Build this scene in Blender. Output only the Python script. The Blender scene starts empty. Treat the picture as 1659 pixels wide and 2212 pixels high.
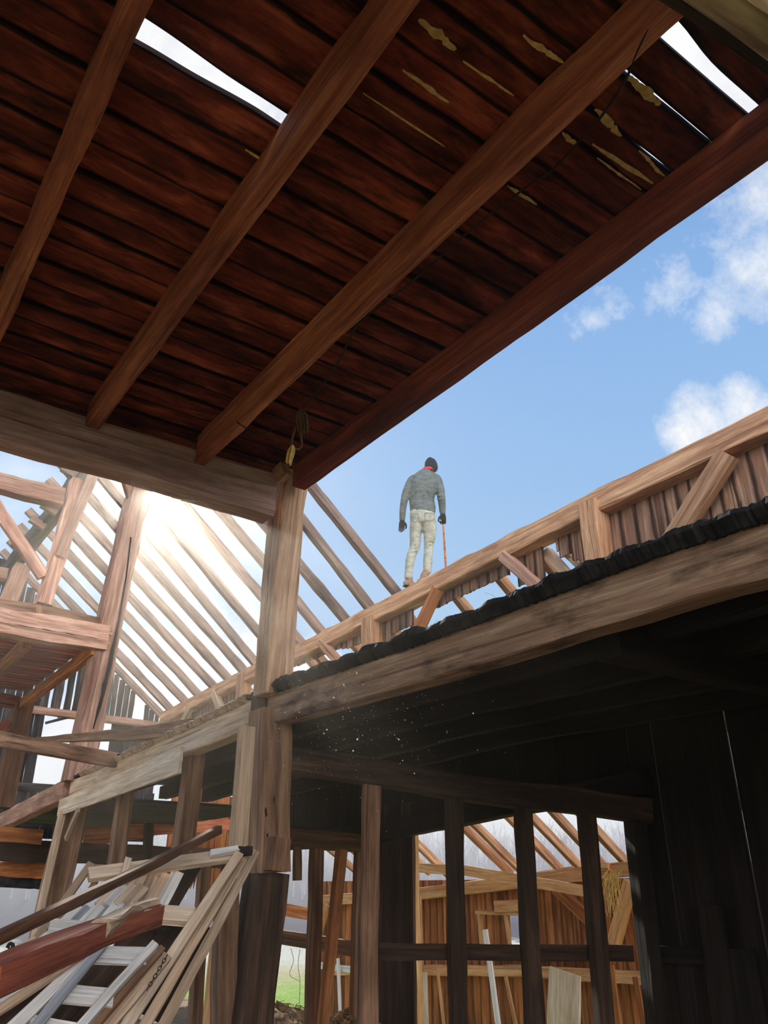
import bpy, bmesh, math, random
from mathutils import Vector, Matrix, noise
rng = random.Random(7)
# ------------------------------------------------------------------ camera
CAM = Vector((0, 0, 1.6)); FPX = 1700.0
PITCH = math.radians(25.5); YAW = math.radians(35.8)
FW = Vector((math.sin(YAW)*math.cos(PITCH), math.cos(YAW)*math.cos(PITCH), math.sin(PITCH)))
RT = Vector((math.cos(YAW), -math.sin(YAW), 0)); UP = RT.cross(FW)
scn = bpy.context.scene; COL = scn.collection
cd = bpy.data.cameras.new('camera'); cam = bpy.data.objects.new('camera', cd); COL.objects.link(cam)
cd.sensor_fit = 'VERTICAL'; cd.sensor_height = 24; cd.lens = 24*FPX/2212; cd.clip_end = 2000
cam.matrix_world = Matrix((RT, UP, -FW)).transposed().to_4x4(); cam.location = CAM
scn.camera = cam
scn.view_settings.view_transform = 'Standard'; scn.view_settings.look = 'None'
scn.view_settings.gamma = 1; scn.view_settings.exposure = 0.0
scn.cycles.use_denoising = True
scn.cycles.max_bounces = 7; scn.cycles.diffuse_bounces = 5
scn.cycles.sample_clamp_indirect = 6

def lin(c):
    return tuple(((v/255)/12.92 if v/255 <= .04045 else ((v/255+.055)/1.055)**2.4) for v in c)+(1,)

# ------------------------------------------------------------------ light
SUN = Vector((0.2735, 0.8565, 0.4377)).normalized()
sl = bpy.data.lights.new('sun', 'SUN'); sl.energy = 5.5; sl.angle = math.radians(.6); sl.color = (1, .93, .82)
so = bpy.data.objects.new('sun', sl); COL.objects.link(so); so.rotation_euler = SUN.to_track_quat('Z', 'Y').to_euler(); so.location = (20, 60, 30)

def pdir(px, py):
    return (RT*((px-829.5)/FPX)+UP*((1106-py)/FPX)+FW)

def world():
    w = bpy.data.worlds.new('sky'); scn.world = w; w.use_nodes = True
    N = w.node_tree.nodes; L = w.node_tree.links; N.clear()
    out = N.new('ShaderNodeOutputWorld'); bg = N.new('ShaderNodeBackground'); L.new(bg.outputs[0], out.inputs[0])
    tc = N.new('ShaderNodeTexCoord'); D = tc.outputs['Generated']
    def M(op, a, b=None, c=None, cl=False):
        n = N.new('ShaderNodeMath'); n.operation = op; n.use_clamp = cl
        for i, v in enumerate((a, b, c)):
            if v is None: continue
            if hasattr(v, 'links'): L.new(v, n.inputs[i])
            else: n.inputs[i].default_value = v
        return n.outputs[0]
    def dot(v):
        n = N.new('ShaderNodeVectorMath'); n.operation = 'DOT_PRODUCT'; L.new(D, n.inputs[0]); n.inputs[1].default_value = v
        return n.outputs['Value']
    def mix(f, a, b):
        n = N.new('ShaderNodeMix'); n.data_type = 'RGBA'
        for s, v in ((n.inputs[0], f), (n.inputs[6], a), (n.inputs[7], b)):
            if hasattr(v, 'links'): L.new(v, s)
            else: s.default_value = v
        return n.outputs[2]
    sx = N.new('ShaderNodeSeparateXYZ'); L.new(D, sx.inputs[0])
    rp = N.new('ShaderNodeValToRGB'); L.new(sx.outputs[2], rp.inputs[0])
    cr = rp.color_ramp; cr.elements[0].position = 0; cr.elements[0].color = lin((214, 226, 238))
    cr.elements[1].position = 1; cr.elements[1].color = lin((78, 122, 190))
    for p, c in ((.16, (196, 219, 241)), (.3, (176, 207, 240)), (.45, (156, 195, 238)), (.62, (140, 182, 233))):
        e = cr.elements.new(p); e.color = lin(c)
    col = rp.outputs[0]
    # brighter towards the sun
    ds = dot(SUN)
    halo = M('MULTIPLY', M('POWER', M('MAXIMUM', ds, 0), 24), .12)
    col = mix(halo, col, lin((232, 240, 250)))
    # clouds
    nz = N.new('ShaderNodeTexNoise'); L.new(D, nz.inputs['Vector']); nz.inputs['Scale'].default_value = 9; nz.inputs['Detail'].default_value = 9; nz.inputs['Roughness'].default_value = .62
    nf = N.new('ShaderNodeTexNoise'); L.new(D, nf.inputs['Vector']); nf.inputs['Scale'].default_value = 21; nf.inputs['Detail'].default_value = 8; nf.inputs['Roughness'].default_value = .72
    nn = M('ADD', M('MULTIPLY', nz.outputs[0], .55), M('MULTIPLY', nf.outputs[0], .45))
    blobs = [(1300, 650, 3.2, .6), (1440, 610, 3.0, .6), (1650, 600, 4.2, .95), (1560, 690, 3., .6), (1600, 470, 5.0, .6), (1650, 380, 4., .95), (1500, 500, 3.2, .3),
             (1500, 915, 3.6, 1.1), (1590, 890, 3.2, .9), (1590, 850, 2.2, .8), (1250, 690, 2.2, .4),
             (500, 1430, 5.5, 1.25), (330, 1480, 5.5, 1.3), (650, 1470, 4.5, 1.2), (420, 1390, 3.5, .8), (150, 1660, 6, 1.5), (240, 1560, 4, .9), (760, 1420, 2.5, .5),
             (1150, 1840, 6, 1.2), (1320, 1810, 5, 1.1), (950, 1830, 5, 1.2), (1450, 1750, 6, 1.1), (450, 150, 12, 1.6), (1560, 160, 9, 1.6), (1350, 300, 5, 1.5), (1210, 40, 5, 1.5), (700, 1900, 9, 1.1), (393, 1274, 1.1, .35)]
    cov = None
    for px, py, r, s in blobs:
        d = pdir(px, py).normalized(); c0 = math.cos(math.radians(r))
        b = M('MULTIPLY', M('DIVIDE', M('SUBTRACT', dot(d), c0), 1-c0, cl=True), s)
        cov = b if cov is None else M('MAXIMUM', cov, b)
    # added unseen cloud cover opposite the sun, bright to light the barn interior
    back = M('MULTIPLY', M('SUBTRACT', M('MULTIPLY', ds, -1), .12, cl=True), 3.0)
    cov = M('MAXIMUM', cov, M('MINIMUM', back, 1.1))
    f = M('MULTIPLY', M('SUBTRACT', M('ADD', M('MULTIPLY', cov, .36), nn), .68), 3.6, cl=True)
    f = M('MULTIPLY', f, M('MINIMUM', M('MULTIPLY', cov, 5), 1))
    shade = N.new('ShaderNodeValToRGB'); L.new(nz.outputs[0], shade.inputs[0])
    shade.color_ramp.elements[0].position = .35; shade.color_ramp.elements[0].color = (.82, .84, .9, 1)
    shade.color_ramp.elements[1].position = .55; shade.color_ramp.elements[1].color = (1.0, 1.0, 1.0, 1)
    cb = M('ADD', 1.0, M('MULTIPLY', M('MINIMUM', back, 1.0), 5.0))       # boosts the added clouds as fill light
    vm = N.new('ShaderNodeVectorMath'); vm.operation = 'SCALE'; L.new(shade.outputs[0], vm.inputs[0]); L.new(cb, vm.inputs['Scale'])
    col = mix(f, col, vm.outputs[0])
    # aureole and disc
    g = M('ADD', M('MULTIPLY', M('POWER', M('MAXIMUM', ds, 0), 260), .12), M('MULTIPLY', M('POWER', M('MAXIMUM', ds, 0), 3500), 3.0))
    g = M('ADD', g, M('MULTIPLY', M('GREATER_THAN', ds, math.cos(math.radians(.5))), 60))
    ad = N.new('ShaderNodeMix'); ad.data_type = 'RGBA'; ad.blend_type = 'ADD'; ad.inputs[0].default_value = 1
    cg = N.new('ShaderNodeCombineXYZ'); L.new(g, cg.inputs[0]); L.new(M('MULTIPLY', g, .95), cg.inputs[1]); L.new(M('MULTIPLY', g, .85), cg.inputs[2])
    L.new(col, ad.inputs[6]); L.new(cg.outputs[0], ad.inputs[7])
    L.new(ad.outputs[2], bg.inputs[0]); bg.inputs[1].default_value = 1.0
    w.cycles.sampling_method = 'MANUAL'; w.cycles.sample_map_resolution = 1024
world()

# ------------------------------------------------------------------ placing points on real planes of the barn
def pt(px, py, X=None, Y=None, Z=None, plane=None):
    d = pdir(px, py)
    if X is not None: t = (X-CAM.x)/d.x
    elif Y is not None: t = (Y-CAM.y)/d.y
    elif Z is not None: t = (Z-CAM.z)/d.z
    else:
        p, n = plane; t = (p-CAM).dot(n)/d.dot(n)
    return CAM+d*t
def vplane(a, b):
    a = Vector(a); b = Vector(b); d = b-a
    return (Vector((a.x, a.y, 0)), Vector((-d.y, d.x, 0)))

# ------------------------------------------------------------------ materials
def nodes(name):
    m = bpy.data.materials.new(name); m.use_nodes = True
    N = m.node_tree.nodes; L = m.node_tree.links
    return m, N, L, N['Principled BSDF']

def wood(name, dark, mid, light, stain=(40, 26, 20), stain_amt=.5, bump=.35, grain=1.0, crack=.5, var=.22, blotch=2.0, st=(.9, 17), edge=0):
    m, N, L, B = nodes(name)
    B.inputs['Roughness'].default_value = .82; B.inputs['Specular IOR Level'].default_value = .25
    tc = N.new('ShaderNodeTexCoord'); oi = N.new('ShaderNodeObjectInfo')
    at = N.new('ShaderNodeAttribute'); at.attribute_name = 'rnd'
    ad = N.new('ShaderNodeMath'); ad.operation = 'MULTIPLY_ADD'; L.new(at.outputs['Fac'], ad.inputs[0]); ad.inputs[1].default_value = 61.0
    mm = N.new('ShaderNodeMath'); mm.operation = 'MULTIPLY'; L.new(oi.outputs['Random'], mm.inputs[0]); mm.inputs[1].default_value = 47.0
    L.new(mm.outputs[0], ad.inputs[2]); W = ad.outputs[0]
    def nz(scale, detail=5, rough=.6, vec=(1, 1, 1), dist=0):
        mp = N.new('ShaderNodeMapping'); mp.inputs['Scale'].default_value = vec; L.new(tc.outputs['Object'], mp.inputs[0])
        n = N.new('ShaderNodeTexNoise'); n.noise_dimensions = '4D'; n.inputs['Scale'].default_value = scale
        n.inputs['Detail'].default_value = detail; n.inputs['Roughness'].default_value = rough; n.inputs['Distortion'].default_value = dist
        L.new(mp.outputs[0], n.inputs['Vector']); L.new(W, n.inputs['W']); return n.outputs[0]
    g = nz(grain, 7, .65, (st[0], st[1], st[1]), .6)
    f = nz(grain, 3, .6, (3.5, 130, 130))
    big = nz(1.0, 5, .62, (blotch*.6, blotch*1.8, blotch*1.8))
    ck = nz(grain, 2, .5, (.35, 26, 26), .2)
    r = N.new('ShaderNodeValToRGB'); L.new(g, r.inputs[0]); e = r.color_ramp.elements
    e[0].position = .3; e[0].color = lin(dark); e[1].position = .68; e[1].color = lin(light)
    x = r.color_ramp.elements.new(.5); x.color = lin(mid)
    def mixc(fac, a, b, bt='MIX'):
        n = N.new('ShaderNodeMix'); n.data_type = 'RGBA'; n.blend_type = bt
        for s, v in ((n.inputs[0], fac), (n.inputs[6], a), (n.inputs[7], b)):
            if hasattr(v, 'links'): L.new(v, s)
            else: s.default_value = v
        return n.outputs[2]
    def rng_(v, a, b, c, d):
        n = N.new('ShaderNodeMapRange'); L.new(v, n.inputs[0])
        for i, q in enumerate((a, b, c, d)): n.inputs[i+1].default_value = q
        return n.outputs[0]
    c = mixc(rng_(big, .5, .68, 0, stain_amt), r.outputs[0], lin(stain))
    c = mixc(rng_(ck, .30, .37, crack, 0), c, lin((18, 12, 10)))
    if edge:
        ed = N.new('ShaderNodeAttribute'); ed.attribute_name = 'edge'
        em = N.new('ShaderNodeMath'); em.operation = 'MULTIPLY_ADD'; L.new(nz(3, 4, .6, (1, 2, 2)), em.inputs[0]); em.inputs[1].default_value = 1.3; L.new(ed.outputs['Fac'], em.inputs[2])
        c = mixc(rng_(em.outputs[0], .95, 1.35, 0, edge), c, lin((16, 10, 9)))
    fm = rng_(f, .3, .7, .72, 1.2)
    vr = N.new('ShaderNodeMath'); vr.operation = 'FRACT'; q = N.new('ShaderNodeMath'); q.operation = 'MULTIPLY'; L.new(W, q.inputs[0]); q.inputs[1].default_value = 3.713; L.new(q.outputs[0], vr.inputs[0])
    vm = rng_(vr.outputs[0], 0, 1, 1-var, 1+var)
    ml = N.new('ShaderNodeMath'); ml.operation = 'MULTIPLY'; L.new(fm, ml.inputs[0]); L.new(vm, ml.inputs[1])
    cc = N.new('ShaderNodeCombineXYZ')
    for i in range(3): L.new(ml.outputs[0], cc.inputs[i])
    c = mixc(1.0, c, cc.outputs[0], 'MULTIPLY')
    L.new(c, B.inputs['Base Color'])
    hb = N.new('ShaderNodeMath'); hb.operation = 'MULTIPLY_ADD'; L.new(f, hb.inputs[0]); hb.inputs[1].default_value = .35; L.new(g, hb.inputs[2])
    h2 = N.new('ShaderNodeMath'); h2.operation = 'ADD'; L.new(hb.outputs[0], h2.inputs[0]); L.new(rng_(ck, .28, .37, -.9, 0), h2.inputs[1])
    bp = N.new('ShaderNodeBump'); bp.inputs['Strength'].default_value = bump; bp.inputs['Distance'].default_value = .02
    L.new(h2.outputs[0], bp.inputs['Height']); L.new(bp.outputs[0], B.inputs['Normal'])
    return m

def plain(name, a, b=None, scale=8, rough=.9, bump=0, vec=(1, 1, 1), detail=5):
    m, N, L, B = nodes(name); B.inputs['Roughness'].default_value = rough; B.inputs['Specular IOR Level'].default_value = .2
    b = b or a
    tc = N.new('ShaderNodeTexCoord'); mp = N.new('ShaderNodeMapping'); mp.inputs['Scale'].default_value = vec; L.new(tc.outputs['Object'], mp.inputs[0])
    n = N.new('ShaderNodeTexNoise'); n.inputs['Scale'].default_value = scale; n.inputs['Detail'].default_value = detail; L.new(mp.outputs[0], n.inputs['Vector'])
    r = N.new('ShaderNodeValToRGB'); L.new(n.outputs[0], r.inputs[0]); r.color_ramp.elements[0].position = .35; r.color_ramp.elements[1].position = .65
    r.color_ramp.elements[0].color = lin(a); r.color_ramp.elements[1].color = lin(b); L.new(r.outputs[0], B.inputs['Base Color'])
    if bump:
        bp = N.new('ShaderNodeBump'); bp.inputs['Strength'].default_value = bump; bp.inputs['Distance'].default_value = .02; L.new(n.outputs[0], bp.inputs['Height']); L.new(bp.outputs[0], B.inputs['Normal'])
    return m

M_LOFT = wood('loft_boards', (52, 22, 16), (130, 57, 38), (188, 100, 66), (26, 14, 12), .9, blotch=4.5, crack=.25, var=.3, st=(2.2, 9), edge=.95)
M_LOFT2 = wood('edge_beam_wood', (100, 44, 30), (158, 76, 50), (190, 106, 72), (60, 28, 20), .6)
M_JOIST = wood('joist_wood', (122, 64, 44), (184, 108, 76), (214, 146, 108), (74, 38, 28), .55)
M_POST = wood('post_wood', (128, 90, 66), (196, 152, 118), (228, 190, 152), (98, 66, 52), .55)
M_PINK = wood('hewn_wood', (112, 74, 60), (178, 134, 112), (212, 172, 148), (96, 66, 58), .5)
M_RAFT = wood('rafter_wood', (72, 56, 50), (136, 110, 98), (172, 146, 130), (56, 48, 48), .75)
M_PLATE = wood('plate_wood', (122, 78, 54), (190, 140, 104), (222, 178, 138), (110, 70, 54), .55)
M_FASC = wood('fascia_wood', (122, 92, 76), (176, 140, 116), (208, 178, 154), (52, 34, 30), 1.0, blotch=4.0)
M_PALE = wood('pale_plank', (188, 158, 130), (224, 198, 170), (240, 222, 198), (150, 122, 98), .4, crack=.35, var=.08)
M_BROWN = wood('brown_wood', (84, 58, 44), (138, 102, 78), (176, 138, 108), (50, 34, 27), .55)
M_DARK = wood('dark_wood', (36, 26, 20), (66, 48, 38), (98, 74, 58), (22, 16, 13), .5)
M_BOARD = wood('wall_boards', (96, 60, 46), (152, 112, 90), (196, 162, 136), (70, 42, 34), .65, var=.28, edge=.8)
M_GREY = wood('grey_boards', (22, 22, 27), (48, 44, 48), (104, 92, 88), (14, 13, 18), .75, var=.35)
M_ORANGE = wood('orange_boards', (108, 62, 32), (172, 104, 56), (212, 148, 90), (74, 40, 24), .6, var=.35, edge=.45)  # warm indirect light on the lean-to boards is put into this orange
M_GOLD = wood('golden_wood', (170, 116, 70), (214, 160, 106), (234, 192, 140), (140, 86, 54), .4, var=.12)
M_RED = wood('red_timber', (92, 44, 32), (138, 72, 52), (170, 100, 74), (60, 32, 26), .55)
M_WHITE = wood('weathered_white', (186, 178, 172), (232, 226, 220), (246, 243, 238), (150, 142, 138), .35, crack=.3, var=.08)
M_ASH = wood('ash_grey', (110, 112, 118), (168, 170, 176), (206, 208, 214), (80, 82, 88), .4, var=.15)
M_TAN = wood('tan_wood', (146, 116, 92), (198, 168, 140), (224, 200, 174), (112, 88, 72), .45)
M_BLACK = plain('blackened_edge', (16, 15, 17), (44, 40, 40), 14, bump=.8)
M_SHADEWOOD = wood('sooty_wood', (18, 14, 13), (32, 25, 22), (48, 38, 33), (12, 9, 8), .5)  # dark wood darkened further, painting in the shade under the deck
M_DECKRED = wood('red_deck', (96, 40, 30), (156, 70, 52), (190, 104, 76), (60, 30, 26), .6, st=(2, 9), edge=.7)
M_UMBER = wood('umber_wood', (62, 40, 28), (104, 70, 48), (146, 102, 72), (40, 26, 20), .5)
M_TIE = wood('tie_wood', (152, 112, 102), (204, 164, 152), (228, 194, 182), (114, 84, 80), .6)
M_VOID = plain('crack_shadow', (10, 8, 7))
M_IRON = plain('iron', (34, 28, 26), (58, 46, 40), 30, .6)
M_ROPE = plain('rope', (112, 84, 60), (160, 130, 96), 60, .95, 1, (1, 1, 6))
M_STRAW = plain('straw', (214, 172, 92), (244, 214, 140), 22, .9, .6)
M_HAY = plain('hay_debris', (92, 66, 42), (176, 138, 96), 9, .95, 1)
M_DIRT = plain('barn_floor', (110, 90, 70), (150, 128, 102), 2.2, .95, .5)
M_LADLE = plain('log_wood', (120, 92, 60), (206, 184, 142), 2.5, .8, .5, (.6, 6, 6))

# ------------------------------------------------------------------ mesh tools (grain always runs along local X)
WM = {}
class MB:
    def __init__(s): s.v = []; s.f = []; s.r = []; s.e = {}; s.seed = rng.random()*100
    def board(s, x0, x1, y0, y1, z0, z1, nx=8, wob=.003, jag0=0, jag1=0, ny=1, y0b=None, y1b=None, rnd=None, warp=.004):
        rnd = rng.random() if rnd is None else rnd
        y0b = y0 if y0b is None else y0b; y1b = y1 if y1b is None else y1b
        base = len(s.v); sd = rng.random()*90
        e0 = [x0+rng.uniform(0, jag0) for _ in range(ny+1)]; e1 = [x1-rng.uniform(0, jag1) for _ in range(ny+1)]
        for i in range(nx+1):
            t = i/nx
            for j in range(ny+1):
                u = j/ny; x = e0[j]+(e1[j]-e0[j])*t
                ya = y0+(y0b-y0)*t+wob*noise.noise((x*3.1, sd, 0))*2; yb = y1+(y1b-y1)*t+wob*noise.noise((x*3.1, sd, 9))*2
                y = ya+(yb-ya)*u; dz = warp*noise.noise((x*1.3, sd, 4+u))*2
                s.v += [(x, y, z0+dz), (x, y, z1+dz)]
                if ny > 2 and j in (0, ny): s.e[len(s.v)-1] = s.e[len(s.v)-2] = 1.0
        w = (ny+1)*2
        def I(i, j, k): return base+i*w+j*2+k
        n0 = len(s.f)
        for i in range(nx):
            for j in range(ny):
                s.f.append((I(i, j, 0), I(i, j+1, 0), I(i+1, j+1, 0), I(i+1, j, 0)))
                s.f.append((I(i, j, 1), I(i+1, j, 1), I(i+1, j+1, 1), I(i, j+1, 1)))
            s.f.append((I(i, 0, 0), I(i+1, 0, 0), I(i+1, 0, 1), I(i, 0, 1)))
            s.f.append((I(i, ny, 0), I(i, ny, 1), I(i+1, ny, 1), I(i+1, ny, 0)))
        for j in range(ny):
            s.f.append((I(0, j, 0), I(0, j, 1), I(0, j+1, 1), I(0, j+1, 0)))
            s.f.append((I(nx, j, 0), I(nx, j+1, 0), I(nx, j+1, 1), I(nx, j, 1)))
        s.r += [rnd]*(len(s.f)-n0)
    def loft(s, rings, rnd=None, cap=True):
        rnd = rng.random() if rnd is None else rnd
        base = len(s.v); n = len(rings[0]); n0 = len(s.f)
        for R in rings: s.v += [tuple(p) for p in R]
        for i in range(len(rings)-1):
            for j in range(n):
                a = base+i*n+j; b = base+i*n+(j+1) % n
                s.f.append((a, b, b+n, a+n))
        if cap:
            s.f.append(tuple(base+j for j in reversed(range(n)))); s.f.append(tuple(base+(len(rings)-1)*n+j for j in range(n)))
        s.r += [rnd]*(len(s.f)-n0)
    def tube(s, pts, r, n=8, rb=None, cap=True):
        pts = [Vector(p) for p in pts]; rings = []
        rad = r if isinstance(r, (list, tuple)) else [r]*len(pts)
        for i, p in enumerate(pts):
            d = (pts[min(i+1, len(pts)-1)]-pts[max(i-1, 0)]).normalized()
            u = d.orthogonal().normalized() if i == 0 else (u-d*u.dot(d)).normalized()
            v = d.cross(u)
            ra = rad[i]; rings.append([p+u*ra*math.cos(2*math.pi*k/n)+v*ra*math.sin(2*math.pi*k/n) for k in range(n)])
        s.loft(rings, cap=cap)
    def build(s, name, mat, parent=None, mw=None, smooth=False):
        me = bpy.data.meshes.new(name); me.from_pydata(s.v, [], s.f); me.update()
        a = me.attributes.new('rnd', 'FLOAT', 'FACE'); a.data.foreach_set('value', s.r)
        if s.e:
            ea = me.attributes.new('edge', 'FLOAT', 'POINT'); ea.data.foreach_set('value', [s.e.get(i, 0.0) for i in range(len(s.v))])
        me.materials.append(mat)
        if smooth: me.polygons.foreach_set('use_smooth', [True]*len(me.polygons))
        bm = bmesh.new(); bm.from_mesh(me); bmesh.ops.recalc_face_normals(bm, faces=bm.faces); bm.to_mesh(me); bm.free()
        o = bpy.data.objects.new(name, me); COL.objects.link(o)
        mw = mw if mw is not None else Matrix.Identity(4)
        if parent: o.parent = parent; o.matrix_basis = WM[parent.name].inverted() @ mw
        else: o.matrix_basis = mw
        WM[o.name] = mw.copy()
        return o

def tag(o, label=None, cat=None, group=None, kind=None):
    if label: o['label'] = label
    if cat: o['category'] = cat
    if group: o['group'] = group
    if kind: o['kind'] = kind
    return o
def empty(name, loc=(0, 0, 0)):
    o = bpy.data.objects.new(name, None); COL.objects.link(o); o.location = loc; WM[o.name] = Matrix.Translation(loc); return o
def frame(o, x, up):
    x = x.normalized(); z = (up-x*up.dot(x)).normalized(); y = z.cross(x)
    return Matrix.Translation(o) @ Matrix((x, y, z)).transposed().to_4x4()

def beam(name, pts, w, h, mat, label=None, cat='beam', group=None, up=None, hew=.006, w1=None, h1=None, parent=None, cham=.12, seg=.22, kind=None, ragged=0):
    """a sawn or hewn timber through 3D points: w across, h along `up`"""
    pts = [Vector(p) for p in pts]; a, b = pts[0], pts[-1]; d = (b-a)
    if up is None: up = Vector((0, 0, 1)) if abs(d.normalized().z) < .8 else Vector((0, 1, 0))
    mw = frame(a, d, Vector(up)); inv = mw.inverted(); lp = [inv @ p for p in pts]
    L = lp[-1].x; n = max(2, int(L/seg)); w1 = w1 or w; h1 = h1 or h; sd = rng.random()*100; rings = []
    for i in range(n+1):
        x = L*i/n; k = 0
        while k < len(lp)-2 and lp[k+1].x < x: k += 1
        t = (x-lp[k].x)/max(1e-6, lp[k+1].x-lp[k].x); c = lp[k].lerp(lp[k+1], t)
        s = i/n; hw = (w+(w1-w)*s)/2; hh = (h+(h1-h)*s)/2; ch = cham*min(hw, hh)
        ring = []
        for q, (y, z) in enumerate(((-hw+ch, -hh), (hw-ch, -hh), (hw, -hh+ch), (hw, hh-ch), (hw-ch, hh), (-hw+ch, hh), (-hw, hh-ch), (-hw, -hh+ch))):
            dy = hew*2*noise.noise((x*2.3, sd, q//2*3.)); dz = hew*2*noise.noise((x*2.3, sd+50, q//2*3.))
            xx = x
            if ragged and i == n: xx += rng.uniform(-ragged, ragged)
            ring.append((xx, c.y+y+dy, c.z+z+dz))
        rings.append(ring)
    mb = MB(); mb.loft(rings, rnd=0.0); o = mb.build(name, mat, parent, mw)
    return tag(o, label, cat if label else None, group, kind)

def crack(parent_obj, pts, width, off):
    """an open drying crack: a thin dark recess strip following the timber's face"""
    mb = MB(); rings = []
    for i, p in enumerate(pts):
        p = Vector(p)+off; t = i/(len(pts)-1); w = width*(.35+.65*math.sin(math.pi*min(1, max(0, t))))*rng.uniform(.6, 1.2)
        rings.append([p-RT*w, p+FW*.01-RT*w*.5, p+FW*.01+RT*w*.5, p+RT*w])
    mb.loft(rings); o = mb.build('drying_crack', M_VOID, parent_obj, Matrix.Identity(4)); return o

def panel_from(name, mat, a, xdir, ydir, boards, **kw):
    """joined board panel; boards: dicts for MB.board; x along grain"""
    mb = MB()
    for b in boards: mb.board(**b)
    z = Vector(xdir).cross(Vector(ydir)); mw = Matrix.Translation(Vector(a)) @ Matrix((Vector(xdir), Vector(ydir), z)).transposed().to_4x4()
    return mb.build(name, mat, None, mw, **kw)

# ================================================================== GROUND, HILLS, BARN FLOOR
def ground():
    bm = bmesh.new(); R = [0, 4, 8, 12, 16, 20, 25, 30, 36, 42, 48, 60, 80, 110, 150, 190, 260, 400]; n = 96
    rows = []
    for r in R:
        row = []
        for k in range(n):
            a = 2*math.pi*k/n; x, y = r*math.sin(a), r*math.cos(a)
            z = -1.5
            if r > 44:
                s = min(1, (r-44)/110); z += 7.2*s*s*(3-2*s)*(1+.14*math.sin(a*3+1)+.10*noise.noise((a*4, 0, 0)))
            z += .05*noise.noise((x*.3, y*.3, 0)) if r < 50 else 0
            row.append(bm.verts.new((x, y, z)))
        rows.append(row)
    for i in range(len(R)-1):
        for k in range(n):
            q = (rows[i][k], rows[i+1][k], rows[i+1][(k+1) % n], rows[i][(k+1) % n])
            try: bm.faces.new(q)
            except ValueError: pass
    me = bpy.data.meshes.new('ground'); bmesh.ops.remove_doubles(bm, verts=bm.verts, dist=.001); bmesh.ops.recalc_face_normals(bm, faces=bm.faces); bm.to_mesh(me); bm.free()
    me.polygons.foreach_set('use_smooth', [True]*len(me.polygons))
    m, N, L, B = nodes('field_and_hill'); B.inputs['Roughness'].default_value = 1; B.inputs['Specular IOR Level'].default_value = 0
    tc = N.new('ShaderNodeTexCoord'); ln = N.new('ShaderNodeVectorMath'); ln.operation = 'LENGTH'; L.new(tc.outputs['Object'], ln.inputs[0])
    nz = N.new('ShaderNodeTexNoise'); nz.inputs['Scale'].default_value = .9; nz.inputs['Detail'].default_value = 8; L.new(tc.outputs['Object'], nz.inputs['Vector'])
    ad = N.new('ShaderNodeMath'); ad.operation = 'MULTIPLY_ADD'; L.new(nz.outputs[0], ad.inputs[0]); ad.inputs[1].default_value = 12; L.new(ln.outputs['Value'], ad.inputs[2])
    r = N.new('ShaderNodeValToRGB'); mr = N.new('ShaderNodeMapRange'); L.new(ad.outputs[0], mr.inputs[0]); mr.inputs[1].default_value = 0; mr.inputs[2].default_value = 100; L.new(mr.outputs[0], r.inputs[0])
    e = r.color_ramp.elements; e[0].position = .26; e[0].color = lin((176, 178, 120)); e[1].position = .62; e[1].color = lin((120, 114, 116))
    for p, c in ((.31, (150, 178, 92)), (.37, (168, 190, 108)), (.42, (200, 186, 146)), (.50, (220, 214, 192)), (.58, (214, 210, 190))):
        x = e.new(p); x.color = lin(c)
    n2 = N.new('ShaderNodeTexNoise'); n2.inputs['Scale'].default_value = 14; n2.inputs['Detail'].default_value = 6; L.new(tc.outputs['Object'], n2.inputs['Vector'])
    mp = N.new('ShaderNodeMapRange'); L.new(n2.outputs[0], mp.inputs[0]); mp.inputs[1].default_value = .3; mp.inputs[2].default_value = .7; mp.inputs[3].default_value = .6; mp.inputs[4].default_value = 1.25
    vm = N.new('ShaderNodeVectorMath'); vm.operation = 'SCALE'; L.new(r.outputs[0], vm.inputs[0]); L.new(mp.outputs[0], vm.inputs['Scale']); L.new(vm.outputs[0], B.inputs['Base Color'])
    me.materials.append(m); o = bpy.data.objects.new('ground', me); COL.objects.link(o); tag(o, kind='structure')
    # bare winter woods on the hillside
    mb = MB(); r2 = random.Random(3)
    for k in range(2600):
        a = math.radians(r2.uniform(2, 66)); d = r2.uniform(80, 165) if k % 3 else r2.uniform(140, 175)
        s = min(1, (d-44)/110); z = -1.5+7.2*s*s*(3-2*s)*(1+.14*math.sin(a*3+1)+.10*noise.noise((a*4, 0, 0)))
        x, y = d*math.sin(a), d*math.cos(a); h = r2.uniform(3, 6.2); p = Vector((x, y, z-.3)); t = p+Vector((r2.uniform(-.4, .4), r2.uniform(-.4, .4), h))
        mb.tube([p, p.lerp(t, .55), t], [.11, .08, .02], 3, cap=False)
        for j in range(5):
            q = p.lerp(t, r2.uniform(.35, .9)); an = r2.uniform(0, 6.28); l = r2.uniform(.5, 1.6)
            mb.tube([q, q+Vector((math.cos(an)*l*.55, math.sin(an)*l*.55, l))], [.05, .015], 3, cap=False)
    w = mb.build('bare_woods', plain('bark_haze', (150, 144, 148), (176, 170, 176), .5, 1)); tag(w, 'hazy grey leafless woodland covering the far hillside', 'trees', kind='stuff')
    return o
ground()
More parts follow.
